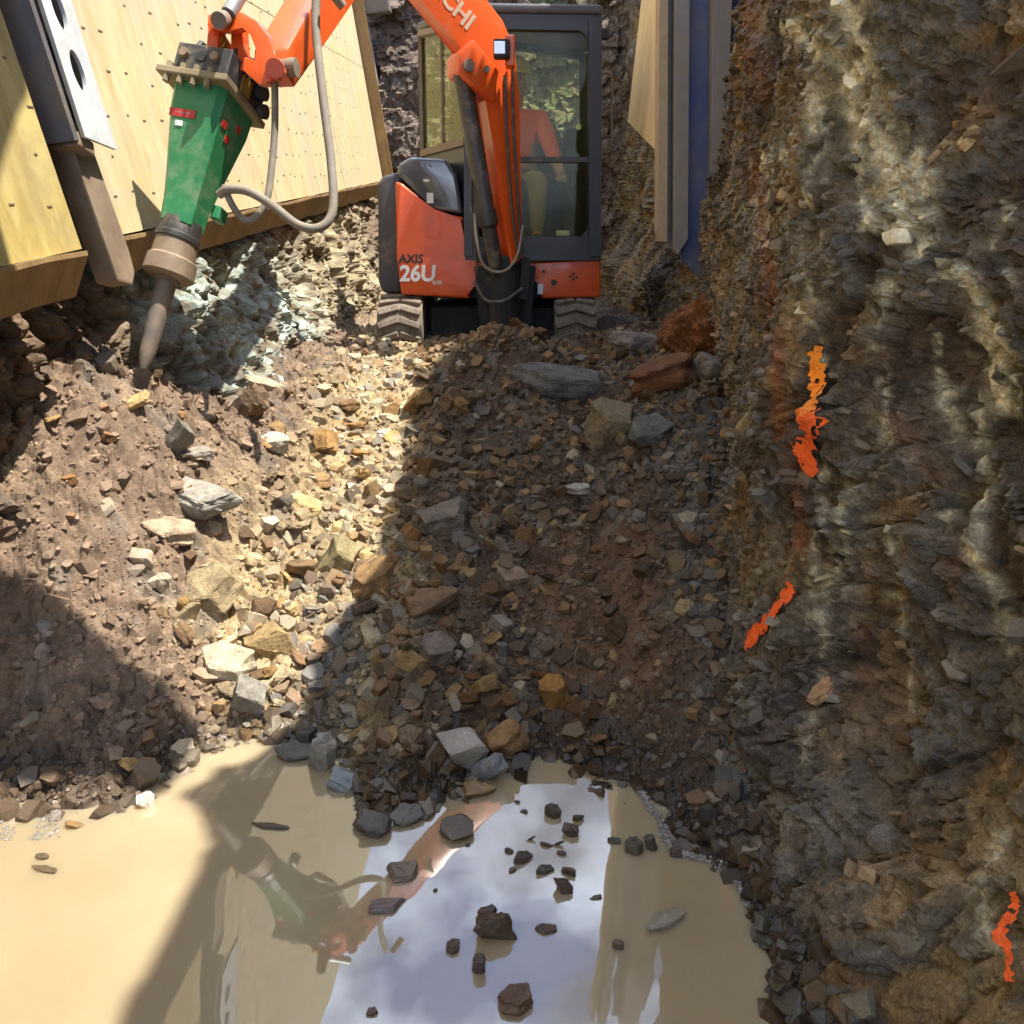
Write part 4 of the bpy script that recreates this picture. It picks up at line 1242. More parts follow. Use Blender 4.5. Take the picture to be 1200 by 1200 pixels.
# long hoses to the breaker
for pts, rad in (([(372, -30, 3.2), (370, 30, 3.2), (378, 110, 3.18), (388, 190, 3.16), (390, 245, 3.14), (376, 266, 3.12), (350, 264, 3.1), (318, 240, 3.1), (290, 224, 3.1), (268, 222, 3.1), (257, 228, 3.12)], 0.018),
                 ([(322, 96, 3.1), (322, 150, 3.15), (318, 200, 3.15), (312, 236, 3.15), (298, 256, 3.15), (284, 256, 3.15), (272, 240, 3.12), (262, 218, 3.12)], 0.014)):
    bm = bmesh.new(); add_tube(bm, [at_depth(*q) for q in pts], rad, 12, 8); from_bm('breaker_hose', bm, M['hose'], ex, True)

# ================================================================== OPERATOR
def skin_obj(name, joints, edges, mat, parent=None, sub=2, root=0):
    me = bpy.data.meshes.new(name)
    me.from_pydata([j[:3] for j in joints], edges, [])
    o = bpy.data.objects.new(name, me); COL.objects.link(o)
    sk = o.modifiers.new('skin', 'SKIN'); sk.use_smooth_shade = True
    for v, j in zip(me.skin_vertices[0].data, joints):
        v.radius = (j[3], j[4] if len(j) > 4 else j[3])
    me.skin_vertices[0].data[root].use_root = True
    ss = o.modifiers.new('sub', 'SUBSURF'); ss.levels = sub; ss.render_levels = sub
    dg = bpy.context.evaluated_depsgraph_get()
    m2 = bpy.data.meshes.new_from_object(o.evaluated_get(dg))
    bpy.data.objects.remove(o)
    m2.materials.clear()
    for p in m2.polygons: p.use_smooth = True
    return link_mesh(name, m2, mat, parent)
cx = 0.03
J = [(cx, 6.62, 2.06, .15, .12), (cx, 6.66, 2.28, .15, .11), (cx, 6.66, 2.48, .19, .11), (cx, 6.65, 2.60, .07), (cx, 6.62, 2.68, .055), (cx, 6.59, 2.76, .09, .10), (cx, 6.58, 2.86, .085, .1),
     (cx - .2, 6.65, 2.53, .065), (cx - .26, 6.5, 2.3, .052), (cx - .16, 6.28, 2.12, .042), (cx - .12, 6.22, 2.08, .035),
     (cx + .2, 6.65, 2.53, .065), (cx + .27, 6.5, 2.3, .052), (cx + .33, 6.3, 2.14, .042), (cx + .34, 6.23, 2.1, .035),
     (cx - .1, 6.55, 2.04, .095), (cx - .12, 6.2, 2.07, .075), (cx - .12, 6.17, 1.85, .058), (cx - .12, 6.19, 1.68, .045), (cx - .12, 6.06, 1.66, .04),
     (cx + .1, 6.55, 2.04, .095), (cx + .16, 6.2, 2.07, .075), (cx + .16, 6.17, 1.85, .058), (cx + .16, 6.19, 1.68, .045), (cx + .16, 6.06, 1.66, .04)]
Ed = [(0, 1), (1, 2), (2, 3), (3, 4), (4, 5), (5, 6), (2, 7), (7, 8), (8, 9), (9, 10), (2, 11), (11, 12), (12, 13), (13, 14), (0, 15), (15, 16), (16, 17), (17, 18), (18, 19), (0, 20), (20, 21), (21, 22), (22, 23), (23, 24)]
man = skin_obj('person', J, Ed, M['skin'])
tag(man, 'operator in orange shirt and khaki trousers sitting inside the excavator cab', 'person')
S = [(cx, 6.62, 2.04, .165, .135), (cx, 6.66, 2.28, .165, .125), (cx, 6.66, 2.48, .205, .125), (cx, 6.65, 2.58, .085),
     (cx - .2, 6.65, 2.53, .08), (cx - .26, 6.5, 2.31, .066), (cx - .19, 6.34, 2.18, .054), (cx + .2, 6.65, 2.53, .08), (cx + .27, 6.5, 2.31, .066), (cx + .31, 6.36, 2.2, .054)]
skin_obj('shirt', S, [(0, 1), (1, 2), (2, 3), (2, 4), (4, 5), (5, 6), (2, 7), (7, 8), (8, 9)], M['hivis'], man)
T = [(cx, 6.6, 2.03, .155, .12)] + [(a, b_, c_, r * 1.18) for (a, b_, c_, r) in [q[:4] for q in J[15:19]]] + [(a, b_, c_, r * 1.18) for (a, b_, c_, r) in [q[:4] for q in J[20:24]]]
skin_obj('trousers', T, [(0, 1), (1, 2), (2, 3), (3, 4), (0, 5), (5, 6), (6, 7), (7, 8)], M['trousers'], man)
for sx_ in (-.12, .16):
    skin_obj('boot', [(cx + sx_, 6.2, 1.70, .055), (cx + sx_, 6.17, 1.655, .05), (cx + sx_, 6.04, 1.65, .045)], [(0, 1), (1, 2)], M['seat'], man, 1)
bm = bmesh.new(); add_lathe(bm, (cx, 6.585, 2.83), (0, -.05, 1), [(0, .125), (.012, .125), (.02, .115), (.07, .10), (.11, .06), (.12, .02)], 20); from_bm('helmet', bm, M['helmet'], man, True)
# hands with fingers round the levers, and the face
for hx, hy, hz in ((cx - .12, 6.21, 2.07), (cx + .34, 6.22, 2.09)):
    jj = [(hx, hy, hz, .03, .02)]; ee = []
    for k in range(4):
        o0 = -0.027 + 0.018 * k; ln = (0.032, 0.038, 0.036, 0.028)[k]
        i0 = len(jj)
        jj += [(hx + o0, hy - .04, hz, .009), (hx + o0, hy - .04 - ln * .7, hz - .014, .008), (hx + o0, hy - .04 - ln * .7, hz - .045, .007)]
        ee += [(0, i0), (i0, i0 + 1), (i0 + 1, i0 + 2)]
    i0 = len(jj); jj += [(hx - .038, hy - .015, hz - .01, .010), (hx - .04, hy - .045, hz - .03, .008)]; ee += [(0, i0), (i0, i0 + 1)]
    skin_obj('hand', jj, ee, M['skin'], man, 1)
bm = bmesh.new()
add_lathe(bm, (cx, 6.49, 2.765), (0, -1, -.2), [(0, .018), (.02, .014), (.03, .006)], 8)
from_bm('nose', bm, M['skin'], man, True)
for sg in (-1, 1):
    bm = bmesh.new(); bmesh.ops.create_icosphere(bm, subdivisions=2, radius=0.012, matrix=Matrix.Translation((cx + sg * .035, 6.492, 2.79))); from_bm('eye', bm, M['black_print'], man, True)
    bm = bmesh.new(); bmesh.ops.create_icosphere(bm, subdivisions=2, radius=0.022, matrix=Matrix.Translation((cx + sg * .098, 6.6, 2.77)) @ Matrix.Diagonal((.4, .7, 1.2, 1))); from_bm('ear', bm, M['skin'], man, True)

# ================================================================== STONES
def hull_rock(npts, flat, seed, sub=0):
    r = random.Random(seed)
    bm = bmesh.new()
    block = seed % 3 != 0 or flat < 0.3
    if block:
        k_ = r.choice((4, 5, 5, 6)); ph = r.uniform(0, 6.28); sk = (r.uniform(-.15, .15), r.uniform(-.15, .15))
        for top in (0, 1):
            tx, ty = r.uniform(-.25, .25), r.uniform(-.25, .25)
            for q in range(k_):
                a = ph + 6.283 * (q + r.uniform(-.22, .22)) / k_; rr = r.uniform(.38, .52)
                X_, Y_ = math.cos(a) * rr, math.sin(a) * rr * 0.82
                Z_ = (0.5 if top else -0.5) * flat * (1 + tx * X_ * 3 + ty * Y_ * 3)
                bm.verts.new((X_ + sk[0] * top, Y_ + sk[1] * top, Z_))
                if r.random() < 0.4: bm.verts.new((X_ * 1.08, Y_ * 1.08, Z_ * r.uniform(-.3, .5)))
    for _ in range(0 if block else npts):
        d = Vector((r.gauss(0, 1), r.gauss(0, 1), r.gauss(0, 1))).normalized()
        q = r.uniform(0.82, 1.0)
        p = Vector((math.copysign(abs(d.x) ** 0.6, d.x), math.copysign(abs(d.y) ** 0.6, d.y), math.copysign(abs(d.z) ** 0.45, d.z))) * 0.5 * q
        bm.verts.new((p.x, p.y * r.uniform(0.62, 0.9), p.z * flat))
    res = bmesh.ops.convex_hull(bm, input=list(bm.verts))
    junk = list({g for g in res['geom_interior'] + res['geom_unused'] if isinstance(g, bmesh.types.BMVert)})
    bmesh.ops.delete(bm, geom=junk, context='VERTS')
    loose = [v for v in bm.verts if not v.link_faces]
    bmesh.ops.delete(bm, geom=loose, context='VERTS')
    if sub:
        bmesh.ops.bevel(bm, geom=list(bm.edges), offset=0.02, segments=1, affect='EDGES', clamp_overlap=True)
        bmesh.ops.triangulate(bm, faces=bm.faces)
        bmesh.ops.subdivide_edges(bm, edges=list(bm.edges), cuts=2, use_grid_fill=True)
        co = np.array([v.co[:] for v in bm.verts])
        s = seed * 3.7
        h, e, c_ = facets(co[:, 0] * 5 + s + co[:, 2] * 3, co[:, 1] * 5 + co[:, 2] * 6, 200 + seed)
        d = h * 0.03 + (vnoise(co[:, 0] * 9 + s, co[:, 1] * 9, co[:, 2] * 9, 5) - 0.5) * 0.05
        lay = np.round((co[:, 2] / flat) * 4 + vnoise(co[:, 0] * 3 + s, co[:, 1] * 3, None, 9)) * 0.5
        lay = (_hash(lay * 2, lay * 0, lay * 0, seed) - 0.5) * 0.07              # layered, slaty edges
        for v, dd, ll in zip(bm.verts, d, lay):
            n_ = Vector((v.co.x, v.co.y, 0)); n_ = n_.normalized() if n_.length > 1e-6 else n_
            v.co += v.co.normalized() * dd + n_ * ll
    bmesh.ops.recalc_face_normals(bm, faces=bm.faces)
    bmesh.ops.triangulate(bm, faces=bm.faces)
    return bm

PEB = []
for k in range(36):
    bm = hull_rock(10 + k % 6, (0.32, 0.5, 0.7, 0.42)[k % 4], 300 + k)
    me = bpy.data.meshes.new('pebble'); bm.to_mesh(me); bm.free()
    vv = np.array([v.co[:] for v in me.vertices]); ff = np.array([p.vertices[:] for p in me.polygons])
    PEB.append((vv, ff)); bpy.data.meshes.remove(me)

def rot_mats(nrm_tilt, n, slope_tilt=(0.0, -0.33)):
    yaw = rng.uniform(0, 2 * np.pi, n)
    tx = rng.normal(0, nrm_tilt, n) + 0.32; ty = rng.normal(0, nrm_tilt, n)
    cz, sz = np.cos(yaw), np.sin(yaw); O = np.zeros(n); I = np.ones(n)
    Rz = np.stack([np.stack([cz, -sz, O], 1), np.stack([sz, cz, O], 1), np.stack([O, O, I], 1)], 1)
    cx_, sx_ = np.cos(tx), np.sin(tx); cy_, sy_ = np.cos(ty), np.sin(ty)
    Rx = np.stack([np.stack([I, O, O], 1), np.stack([O, cx_, -sx_], 1), np.stack([O, sx_, cx_], 1)], 1)
    Ry = np.stack([np.stack([cy_, O, sy_], 1), np.stack([O, I, O], 1), np.stack([-sy_, O, cy_], 1)], 1)
    return Rx @ Ry @ Rz

def scatter_mesh(name, P, S, C, W, R):
    n = len(P); pick = rng.integers(0, len(PEB), n)
    Vs, Fs, Cs, Ws = [], [], [], []; base = 0
    for k, (vv, ff) in enumerate(PEB):
        idx = np.where(pick == k)[0]
        if not len(idx): continue
        w = np.einsum('nij,vj->nvi', R[idx], vv) * S[idx][:, None, None] + P[idx][:, None, :]
        nv = len(vv)
        Vs.append(w.reshape(-1, 3))
        Fs.append((ff[None] + (base + np.arange(len(idx)) * nv)[:, None, None]).reshape(-1, 3))
        Cs.append(np.repeat(C[idx], nv, 0)); Ws.append(np.repeat(W[idx], nv))
        base += nv * len(idx)
    Vs = np.concatenate(Vs); Fs = np.concatenate(Fs)
    me = bpy.data.meshes.new(name)
    me.vertices.add(len(Vs)); me.vertices.foreach_set('co', Vs.astype(np.float32).ravel())
    me.loops.add(Fs.size); me.loops.foreach_set('vertex_index', Fs.ravel().astype(np.int32))
    me.polygons.add(len(Fs)); me.polygons.foreach_set('loop_start', (np.arange(len(Fs)) * 3).astype(np.int32))
    me.polygons.foreach_set('use_smooth', np.zeros(len(Fs), bool))
    me.update(calc_edges=True)
    set_attr(me, np.concatenate(Cs), np.concatenate(Ws))
    me.materials.append(M['gravel'])
    return link_mesh(name, me, None)

PAL = np.array([[0.19, 0.118, 0.062], [0.27, 0.175, 0.08], [0.34, 0.235, 0.115], [0.145, 0.10, 0.064], [0.21, 0.175, 0.13],
                [0.155, 0.145, 0.132], [0.33, 0.28, 0.205], [0.22, 0.125, 0.055], [0.11, 0.074, 0.048], [0.37, 0.325, 0.25]])
def stone_colours(x, y, n, z):
    # weights per zone: left clay, sunlit tan middle, brown right, slate by the wall
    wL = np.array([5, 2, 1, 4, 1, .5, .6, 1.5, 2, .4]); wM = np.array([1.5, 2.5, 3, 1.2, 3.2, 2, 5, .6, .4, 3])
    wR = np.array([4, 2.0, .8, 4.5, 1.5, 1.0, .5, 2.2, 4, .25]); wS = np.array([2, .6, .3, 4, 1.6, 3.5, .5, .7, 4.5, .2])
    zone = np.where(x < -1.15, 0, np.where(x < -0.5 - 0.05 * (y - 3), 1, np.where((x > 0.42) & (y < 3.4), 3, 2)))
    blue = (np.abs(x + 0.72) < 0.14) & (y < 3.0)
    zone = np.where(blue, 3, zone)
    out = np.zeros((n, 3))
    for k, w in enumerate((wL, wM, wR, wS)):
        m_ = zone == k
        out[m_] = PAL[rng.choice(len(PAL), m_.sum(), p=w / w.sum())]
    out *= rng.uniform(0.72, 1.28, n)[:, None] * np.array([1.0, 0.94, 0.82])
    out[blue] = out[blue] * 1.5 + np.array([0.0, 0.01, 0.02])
    out[(zone == 2) | (zone == 3)] *= 0.74  # right-hand stones darkened in their colour to strengthen the shade on that side
    wet = sstep((0.16 - z) / 0.14)
    out *= (1 - 0.45 * wet)[:, None]
    return out, wet

def scatter_xy(n):
    yy = 1 / rng.uniform(1 / 6.2, 1 / 1.15, n)
    xx = rng.uniform(-2.0, 1.45, n)
    return xx, yy

# --- the fine and middling fragments: nobody could count them
N = 52000
gx, gy = scatter_xy(N)
gz = slope_z(gx, gy)
wxl = wall_x(gy, np.maximum(gz, 0), False)[0]
clay = sstep((-gx - 0.9) / 0.4) * sstep((2.9 - gy) / 0.4 + 0.6)
keep = (gz > -0.05) & (gx < wxl + 0.05) & (rng.uniform(0, 1, N) > 0.0 * clay)
gx, gy, gz = gx[keep], gy[keep], gz[keep]; n = len(gx)
sz = np.exp(rng.normal(math.log(0.019), 0.8, n)) * (0.75 + 0.11 * gy)
claym = (gx < -1.05) & (rng.uniform(0, 1, n) < 0.93)
sz = np.where((gx < -1.1) | ((np.abs(gx - 0.33) < 0.28) & (gy < 3.1)), sz * 0.56, sz)
sz = np.clip(sz, 0.008, 0.09)
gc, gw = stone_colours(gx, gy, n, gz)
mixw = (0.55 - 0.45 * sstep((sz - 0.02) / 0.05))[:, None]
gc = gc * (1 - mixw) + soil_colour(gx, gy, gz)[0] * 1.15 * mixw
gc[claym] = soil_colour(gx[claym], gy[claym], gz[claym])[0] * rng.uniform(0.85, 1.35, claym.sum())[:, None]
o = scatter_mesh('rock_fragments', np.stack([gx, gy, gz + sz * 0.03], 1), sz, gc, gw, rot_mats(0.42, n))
tag(o, 'loose angular rock fragments covering the whole rubble slope', 'gravel', None, 'stuff')

# --- single stones
ROCKS = []
for k in range(12):
    bm = hull_rock(13 + k % 5, (0.34, 0.52, 0.72)[k % 3], 500 + k, 1)
    me = bpy.data.meshes.new('rock'); bm.to_mesh(me); bm.free(); ROCKS.append(me)
SLABS = []
for k in range(5):
    bm = hull_rock(15, 0.2, 700 + k, 1)
    me = bpy.data.meshes.new('slab'); bm.to_mesh(me); bm.free(); SLABS.append(me)
_rock_mats = {}
def rock_mesh(base, matname):
    key = (base.name, matname)
    if key not in _rock_mats:
        mm = base.copy(); mm.materials.append(M[matname]); _rock_mats[key] = mm
    return _rock_mats[key]

def put_rock(p, sx, sy, sz_, rot, colr, label, group=None, name='rock', slab=False, wet=False, cat='rock'):
    base = random.choice(SLABS if slab else ROCKS)
    o = bpy.data.objects.new(name, rock_mesh(base, 'wet_rock' if wet else 'rock'))
    o.location = p; o.rotation_euler = rot; o.scale = (sx, sy, sz_)
    o.color = (colr[0] * 1.0, colr[1] * 0.93, colr[2] * 0.80, 1)
    COL.objects.link(o)
    return tag(o, label, cat, group)

def on_slope(px, py):
    d = ray(px, py); t = 1.2
    while t < 9:
        p = EYE + d * t
        if p.z < max(0.0, float(slope_z(np.array([p.x]), np.array([p.y]), False)[0])): break
        t += 0.012
    return EYE + d * t, t

def px_rock(px, py, w, h, colr, label, roll=0.0, slab=False, wet=False, group=None, name='rock', cat='rock'):
    """w, h: how wide and tall the stone shows, in pixels"""
    p, t = on_slope(px, py)
    W = w / F * t; Hh = h / F * t
    base_w = 0.76
    sx = W / base_w
    sy = min(sx * 1.05, (1.0 if slab else 1.0) * Hh / 0.62 / 0.74)
    sz_ = (0.6 if slab else 0.85) * Hh / 0.75 / (0.2 if slab else 0.52)
    return put_rock(p + Vector((0, 0.05 * W, Hh * 0.27)), sx, sy, sz_, (random.uniform(0.15, 0.4), roll, random.uniform(-0.5, 0.5)), colr, label, group, name, slab, wet, cat)

TANC = (0.31, 0.25, 0.155); OCH = (0.235, 0.145, 0.068); GRY = (0.25, 0.24, 0.22); PALE = (0.31, 0.295, 0.27); BRN = (0.19, 0.125, 0.075); SLT = (0.15, 0.155, 0.165); DRK = (0.09, 0.07, 0.055)
special = [
    (235, 592, 82, 34, PALE, 'broad white slate slab lying flat in the sunlit rubble', 0.08, True),
    (248, 706, 62, 56, TANC, 'large tan block with a dark bedding grain below the white slab', -0.5, False),
    (216, 742, 54, 44, TANC, 'leaning tan stone left of the large tan block', -0.4, False),
    (268, 792, 62, 32, (0.42, 0.37, 0.28), 'long pale stone resting just above the pool edge in the sun', 0.1, False),
    (290, 829, 44, 40, GRY, 'upright grey stone beside the top corner of the pool', 0.7, False),
    (395, 672, 38, 42, (0.27, 0.23, 0.13), 'olive block standing on the edge between sun and shade', 0.5, False),
    (440, 692, 58, 44, OCH, 'ochre boulder just inside the shade beside the olive block', -0.2, False),
    (521, 620, 58, 44, (0.17, 0.15, 0.13), 'flat grey-brown stone in the middle of the shaded slope', -0.4, True),
    (506, 722, 66, 44, BRN, 'rounded brown boulder below the flat grey-brown stone', -0.1, False),
    (598, 686, 40, 34, (0.24, 0.17, 0.13), 'pinkish brown stone right of the brown boulder', 0.2, False),
    (592, 876, 46, 42, OCH, 'pointed ochre stone at the water edge beside the sky reflection', -0.6, False),
    (542, 886, 58, 34, (0.30, 0.28, 0.25), 'speckled grey stone at the water edge left of the pointed ochre stone', 0.1, False),
    (652, 823, 34, 32, (0.32, 0.17, 0.05), 'small rusty yellow stone alone in the fine red-brown spoil', 0.0, False),
    (655, 458, 110, 36, (0.13, 0.13, 0.13), 'dark grey overhanging slate slab in front of the excavator', 0.12, True),
    (745, 408, 60, 26, (0.19, 0.17, 0.165), 'grey slab at the crest right of the excavator track', 0.1, True),
    (776, 452, 74, 44, (0.16, 0.075, 0.04), 'rust-brown block leaning below the orange clay lump', -0.4, False),
    (838, 442, 46, 40, (0.20, 0.18, 0.18), 'purple-grey angular rock beside the right wall', 0.3, False),
    (760, 512, 52, 30, (0.13, 0.135, 0.13), 'greenish dark stone on the shaded slope near the right wall', -0.2, False),
    (715, 508, 56, 34, (0.22, 0.18, 0.12), 'tan-brown block on the shaded slope below the slate slab', 0.1, False),
    (152, 477, 40, 16, (0.46, 0.34, 0.16), 'bright ochre sliver of stone under the breaker chisel', -0.3, True),
    (287, 492, 34, 44, (0.17, 0.12, 0.075), 'dark brown stone standing on edge above the tan rubble', 0.9, False),
    (315, 524, 46, 24, (0.40, 0.38, 0.34), 'pale grey stone right of the dark upright stone', 0.1, False),
    (310, 458, 42, 26, (0.42, 0.36, 0.27), 'whitish stone at the foot of the pale bank', 0.2, False),
    (210, 522, 26, 30, (0.20, 0.19, 0.16), 'grey wedge stone standing on the sunlit clay', 0.7, False),
    (232, 536, 32, 18, PALE, 'small white stone right of the grey wedge stone', 0.1, False),
    (452, 514, 20, 14, (0.7, 0.69, 0.67), 'tiny bright white chip near the edge of the shade', 0.0, True),
    (680, 576, 28, 12, (0.42, 0.40, 0.37), 'thin light flake of slate lying in the shaded slope', 0.0, True),
    (8, 556, 40, 26, (0.50, 0.43, 0.26), 'pale splintered slab at the left edge of the picture', 0.5, True),
    (205, 630, 56, 26, (0.38, 0.30, 0.22), 'flat pinkish slab just below the white slate slab', 0.2, True),
    (356, 602, 44, 26, (0.46, 0.35, 0.18), 'yellow-tan slab tilted in the sun right of the white slate slab', 0.45, True),
    (188, 690, 28, 30, (0.52, 0.47, 0.36), 'creamy square stone left of the large tan block', 0.1, False),
    (172, 664, 26, 22, (0.40, 0.32, 0.25), 'small pinkish stone above the creamy square stone', 0.1, False),
    (54, 745, 24, 26, (0.30, 0.29, 0.27), 'lone pale grey stone in the shaded clay at the left', 0.6, False),
    (322, 762, 46, 34, (0.33, 0.24, 0.12), 'tan wedge leaning over the bluish gravel in the sun', -0.5, False),
    (300, 430, 24, 12, (0.35, 0.29, 0.2), 'flat tan chip at the base of the left bank', 0.1, True),
    (515, 775, 46, 30, (0.20, 0.165, 0.14), 'grey-brown stone in the lower shaded slope', 0.15, False),
    (585, 745, 30, 28, (0.27, 0.24, 0.22), 'pale pinkish stone left of the fine red-brown spoil', 0.3, False),
    (440, 886, 44, 36, (0.26, 0.19, 0.10), 'brown stone with a pale top at the pool edge', 0.1, False),
    (378, 896, 36, 40, (0.25, 0.24, 0.21), 'half sunk grey-green stone at the pool edge', 0.2, False),
    (404, 922, 44, 24, (0.20, 0.23, 0.27), 'wet bluish slab tipped into the pool edge', 0.2, True),
    (348, 888, 44, 20, (0.10, 0.095, 0.075), 'low dark stone at the top corner of the pool', 0.05, True),
    (437, 972, 44, 34, (0.10, 0.085, 0.075), 'dark wet stone at the tip of the rubble spit', 0.2, False),
    (480, 962, 40, 22, (0.12, 0.11, 0.10), 'flat wet stone lying on the rubble spit', 0.0, True),
    (535, 975, 40, 24, (0.10, 0.08, 0.06), 'dark brown stone at the right side of the rubble spit', 0.2, False),
    (572, 908, 26, 34, (0.20, 0.22, 0.25), 'bluish upright shard at the head of the sky reflection', 0.8, False),
    (560, 932, 44, 20, (0.22, 0.14, 0.06), 'wet ochre stone beside the bluish upright shard', 0.1, False),
    (470, 1028, 36, 20, (0.18, 0.14, 0.11), 'flat reddish slab awash at the end of the rubble spit', 0.05, True),
]
for q in special:
    px, py, w, h, colr, label, roll, slab = q
    k_ = 0.82 if py > 880 else 0.88
    px_rock(px, py, w * k_, h * k_, colr, label, roll, slab, wet=py > 880)

# orange clay lump under the right rail
p, t = on_slope(828, 408)
bm = bmesh.new(); bmesh.ops.create_icosphere(bm, subdivisions=6, radius=1.0)
co = np.array([v.co[:] for v in bm.verts])
r_ = 1 + (fbm(co[:, 0] * 1.6 + 4, co[:, 1] * 1.6 + co[:, 2] * 1.3, 3, 400) - 0.5) * 0.7
h1, e1, c1 = facets(co[:, 0] * 3 + co[:, 2] * 2, co[:, 1] * 3 - co[:, 2] * 3, 401)
h2, e2, c2 = facets(co[:, 0] * 8 + co[:, 2] * 5, co[:, 1] * 8 - co[:, 2] * 7, 402)
r_ = r_ + h1 * 0.13 + h2 * 0.06 + (fbm(co[:, 0] * 9, co[:, 1] * 9 + co[:, 2] * 9, 3, 403) - 0.5) * 0.10
for v, q in zip(bm.verts, r_): v.co = Vector((v.co.x * q * 0.27, v.co.y * q * 0.20, v.co.z * q * 0.24)) + p + Vector((0.06, 0.12, 0.03))
clump = from_bm('clay_lump', bm, M['rock']); clump.color = (0.20, 0.075, 0.024, 1)
tag(clump, 'orange-brown lump of clay under the right slide rail', 'clay')

# stones standing out of the water
water = [(580, 1096, 50, 68, 'largest dark brown stone standing in the sky reflection', (0.075, 0.05, 0.032), -0.7),
         (604, 1178, 46, 38, 'squat rusty stone in the pool at the lower edge of the picture', (0.10, 0.055, 0.03), 0.1),
         (450, 1062, 44, 18, 'flat grey stone in the sky reflection left of the largest stone', (0.16, 0.13, 0.125), 0.0),
         (562, 1136, 18, 28, 'narrow stone touching the foot of the largest dark stone', (0.07, 0.05, 0.042), 0.2),
         (785, 1078, 62, 18, 'long low clod awash in the brown water beside the right wall', (0.26, 0.23, 0.19), 0.1),
         (165, 940, 24, 34, 'white pointed stone at the edge of the sunlit water', (0.62, 0.60, 0.56), 0.1),
         (318, 968, 44, 8, 'thin dark flake floating awash in the brown water', (0.10, 0.075, 0.055), 0.0),
         (85, 967, 20, 14, 'brown stone in the sunlit water, highest of a loose trio', (0.20, 0.13, 0.06), 0.2),
         (48, 1004, 18, 10, 'small dark stone in the sunlit water, middle of a loose trio', (0.10, 0.08, 0.05), 0.1),
         (54, 1020, 38, 8, 'flat dark stone in the sunlit water, lowest of a loose trio', (0.11, 0.085, 0.05), 0.0)]
def water_rock(px, py, w, h, label, colr, roll, group=None):
    p = at_z(px, py + h * 0.30, 0.0); t = (p - EYE).dot(FWD)
    W = w / F * t; Hh = max(0.014, h / F * t)
    flat = h < w * 0.55
    W *= 0.84; h *= 0.8; Hh *= 0.8
    return put_rock(p + Vector((0, h / F * t * 0.4, Hh * 0.12)), W / 0.8, min(W, (0.95 if flat else 0.6) * h / F * t / 0.64) / 0.75, (0.5 if flat else 0.85) * Hh / 0.77 / (0.2 if flat else 0.52), (random.uniform(-.1, .1), roll * 0.6, random.uniform(-.6, .6)), colr, label, group, 'rock', flat, True)
for (px, py, w, h, label, colr, roll) in water:
    water_rock(px, py, w, h, label, colr, roll)
SC = [(648, 954, 24, 16, 'slanting dark stone, upper left of the scatter in the sky reflection'), (678, 960, 16, 14, 'small dark stone at the upper right of the scatter in the sky reflection'),
      (668, 974, 24, 24, 'tallest dark stone in the upper right of the scatter in the sky reflection'), (622, 984, 16, 10, 'small dark stone at the left start of the scatter row in the sky reflection'),
      (640, 990, 14, 8, 'small low stone in the middle of the scatter row in the sky reflection'), (654, 990, 20, 12, 'dark stone at the right end of the scatter row in the sky reflection'),
      (612, 1006, 26, 18, 'chunky dark stone at the lower left of the scatter in the sky reflection'), (596, 998, 12, 8, 'tiny stone left of the chunky stone in the sky reflection scatter'),
      (638, 1020, 24, 14, 'dark stone below the scatter row in the sky reflection, left of a pair'), (666, 1022, 22, 14, 'dark stone below the scatter row in the sky reflection, right of a pair'),
      (662, 1042, 22, 20, 'lowest dark stone of the scatter in the sky reflection'), (600, 1020, 10, 8, 'tiny stone below the chunky stone in the sky reflection scatter'),
      (606, 940, 8, 6, 'tiny speck of stone highest in the sky reflection, left of the scatter'), (614, 951, 10, 6, 'tiny low stone under the highest speck in the sky reflection'),
      (658, 1000, 12, 8, 'tiny stone just under the right end of the scatter row'), (548, 990, 6, 5, 'tiny speck of stone at the left rim of the sky reflection'), (510, 1044, 6, 4, 'tiny speck of stone alone in the left of the sky reflection')]
for (px, py, w, h, lb) in SC:
    water_rock(px, py, w, h, lb, (random.uniform(.05, .09), .055, .042), random.uniform(-.5, .5), 'small stones in the sky reflection')
for (px, py, w, h, lb) in [(641, 1090, 28, 12, 'flat little stone in the sky reflection right of the largest stone'), (726, 1110, 16, 12, 'small stone close to the right edge of the sky reflection'),
                           (530, 1112, 18, 20, 'small stone left of the largest dark stone'), (574, 1068, 16, 14, 'small stone just above the largest dark stone'), (566, 1072, 14, 16, 'small upright stone just above the largest dark stone, left of a pair'),
                           (435, 1187, 14, 12, 'small dark stone in the lower left of the sky reflection'), (700, 1052, 16, 5, 'sliver of stone right of the stone scatter'), (720, 986, 18, 10, 'low dark stone at the right rim of the sky reflection'),
                           (744, 996, 26, 20, 'dark stone in the water where the reflection meets the right bank'), (765, 992, 16, 20, 'dark stone nearest the foam line by the right bank'), (793, 1000, 16, 20, 'upright dark stone on the foam line by the right bank')]:
    water_rock(px, py, w, h, lb, (random.uniform(.06, .10), .058, .045), random.uniform(-.4, .4))

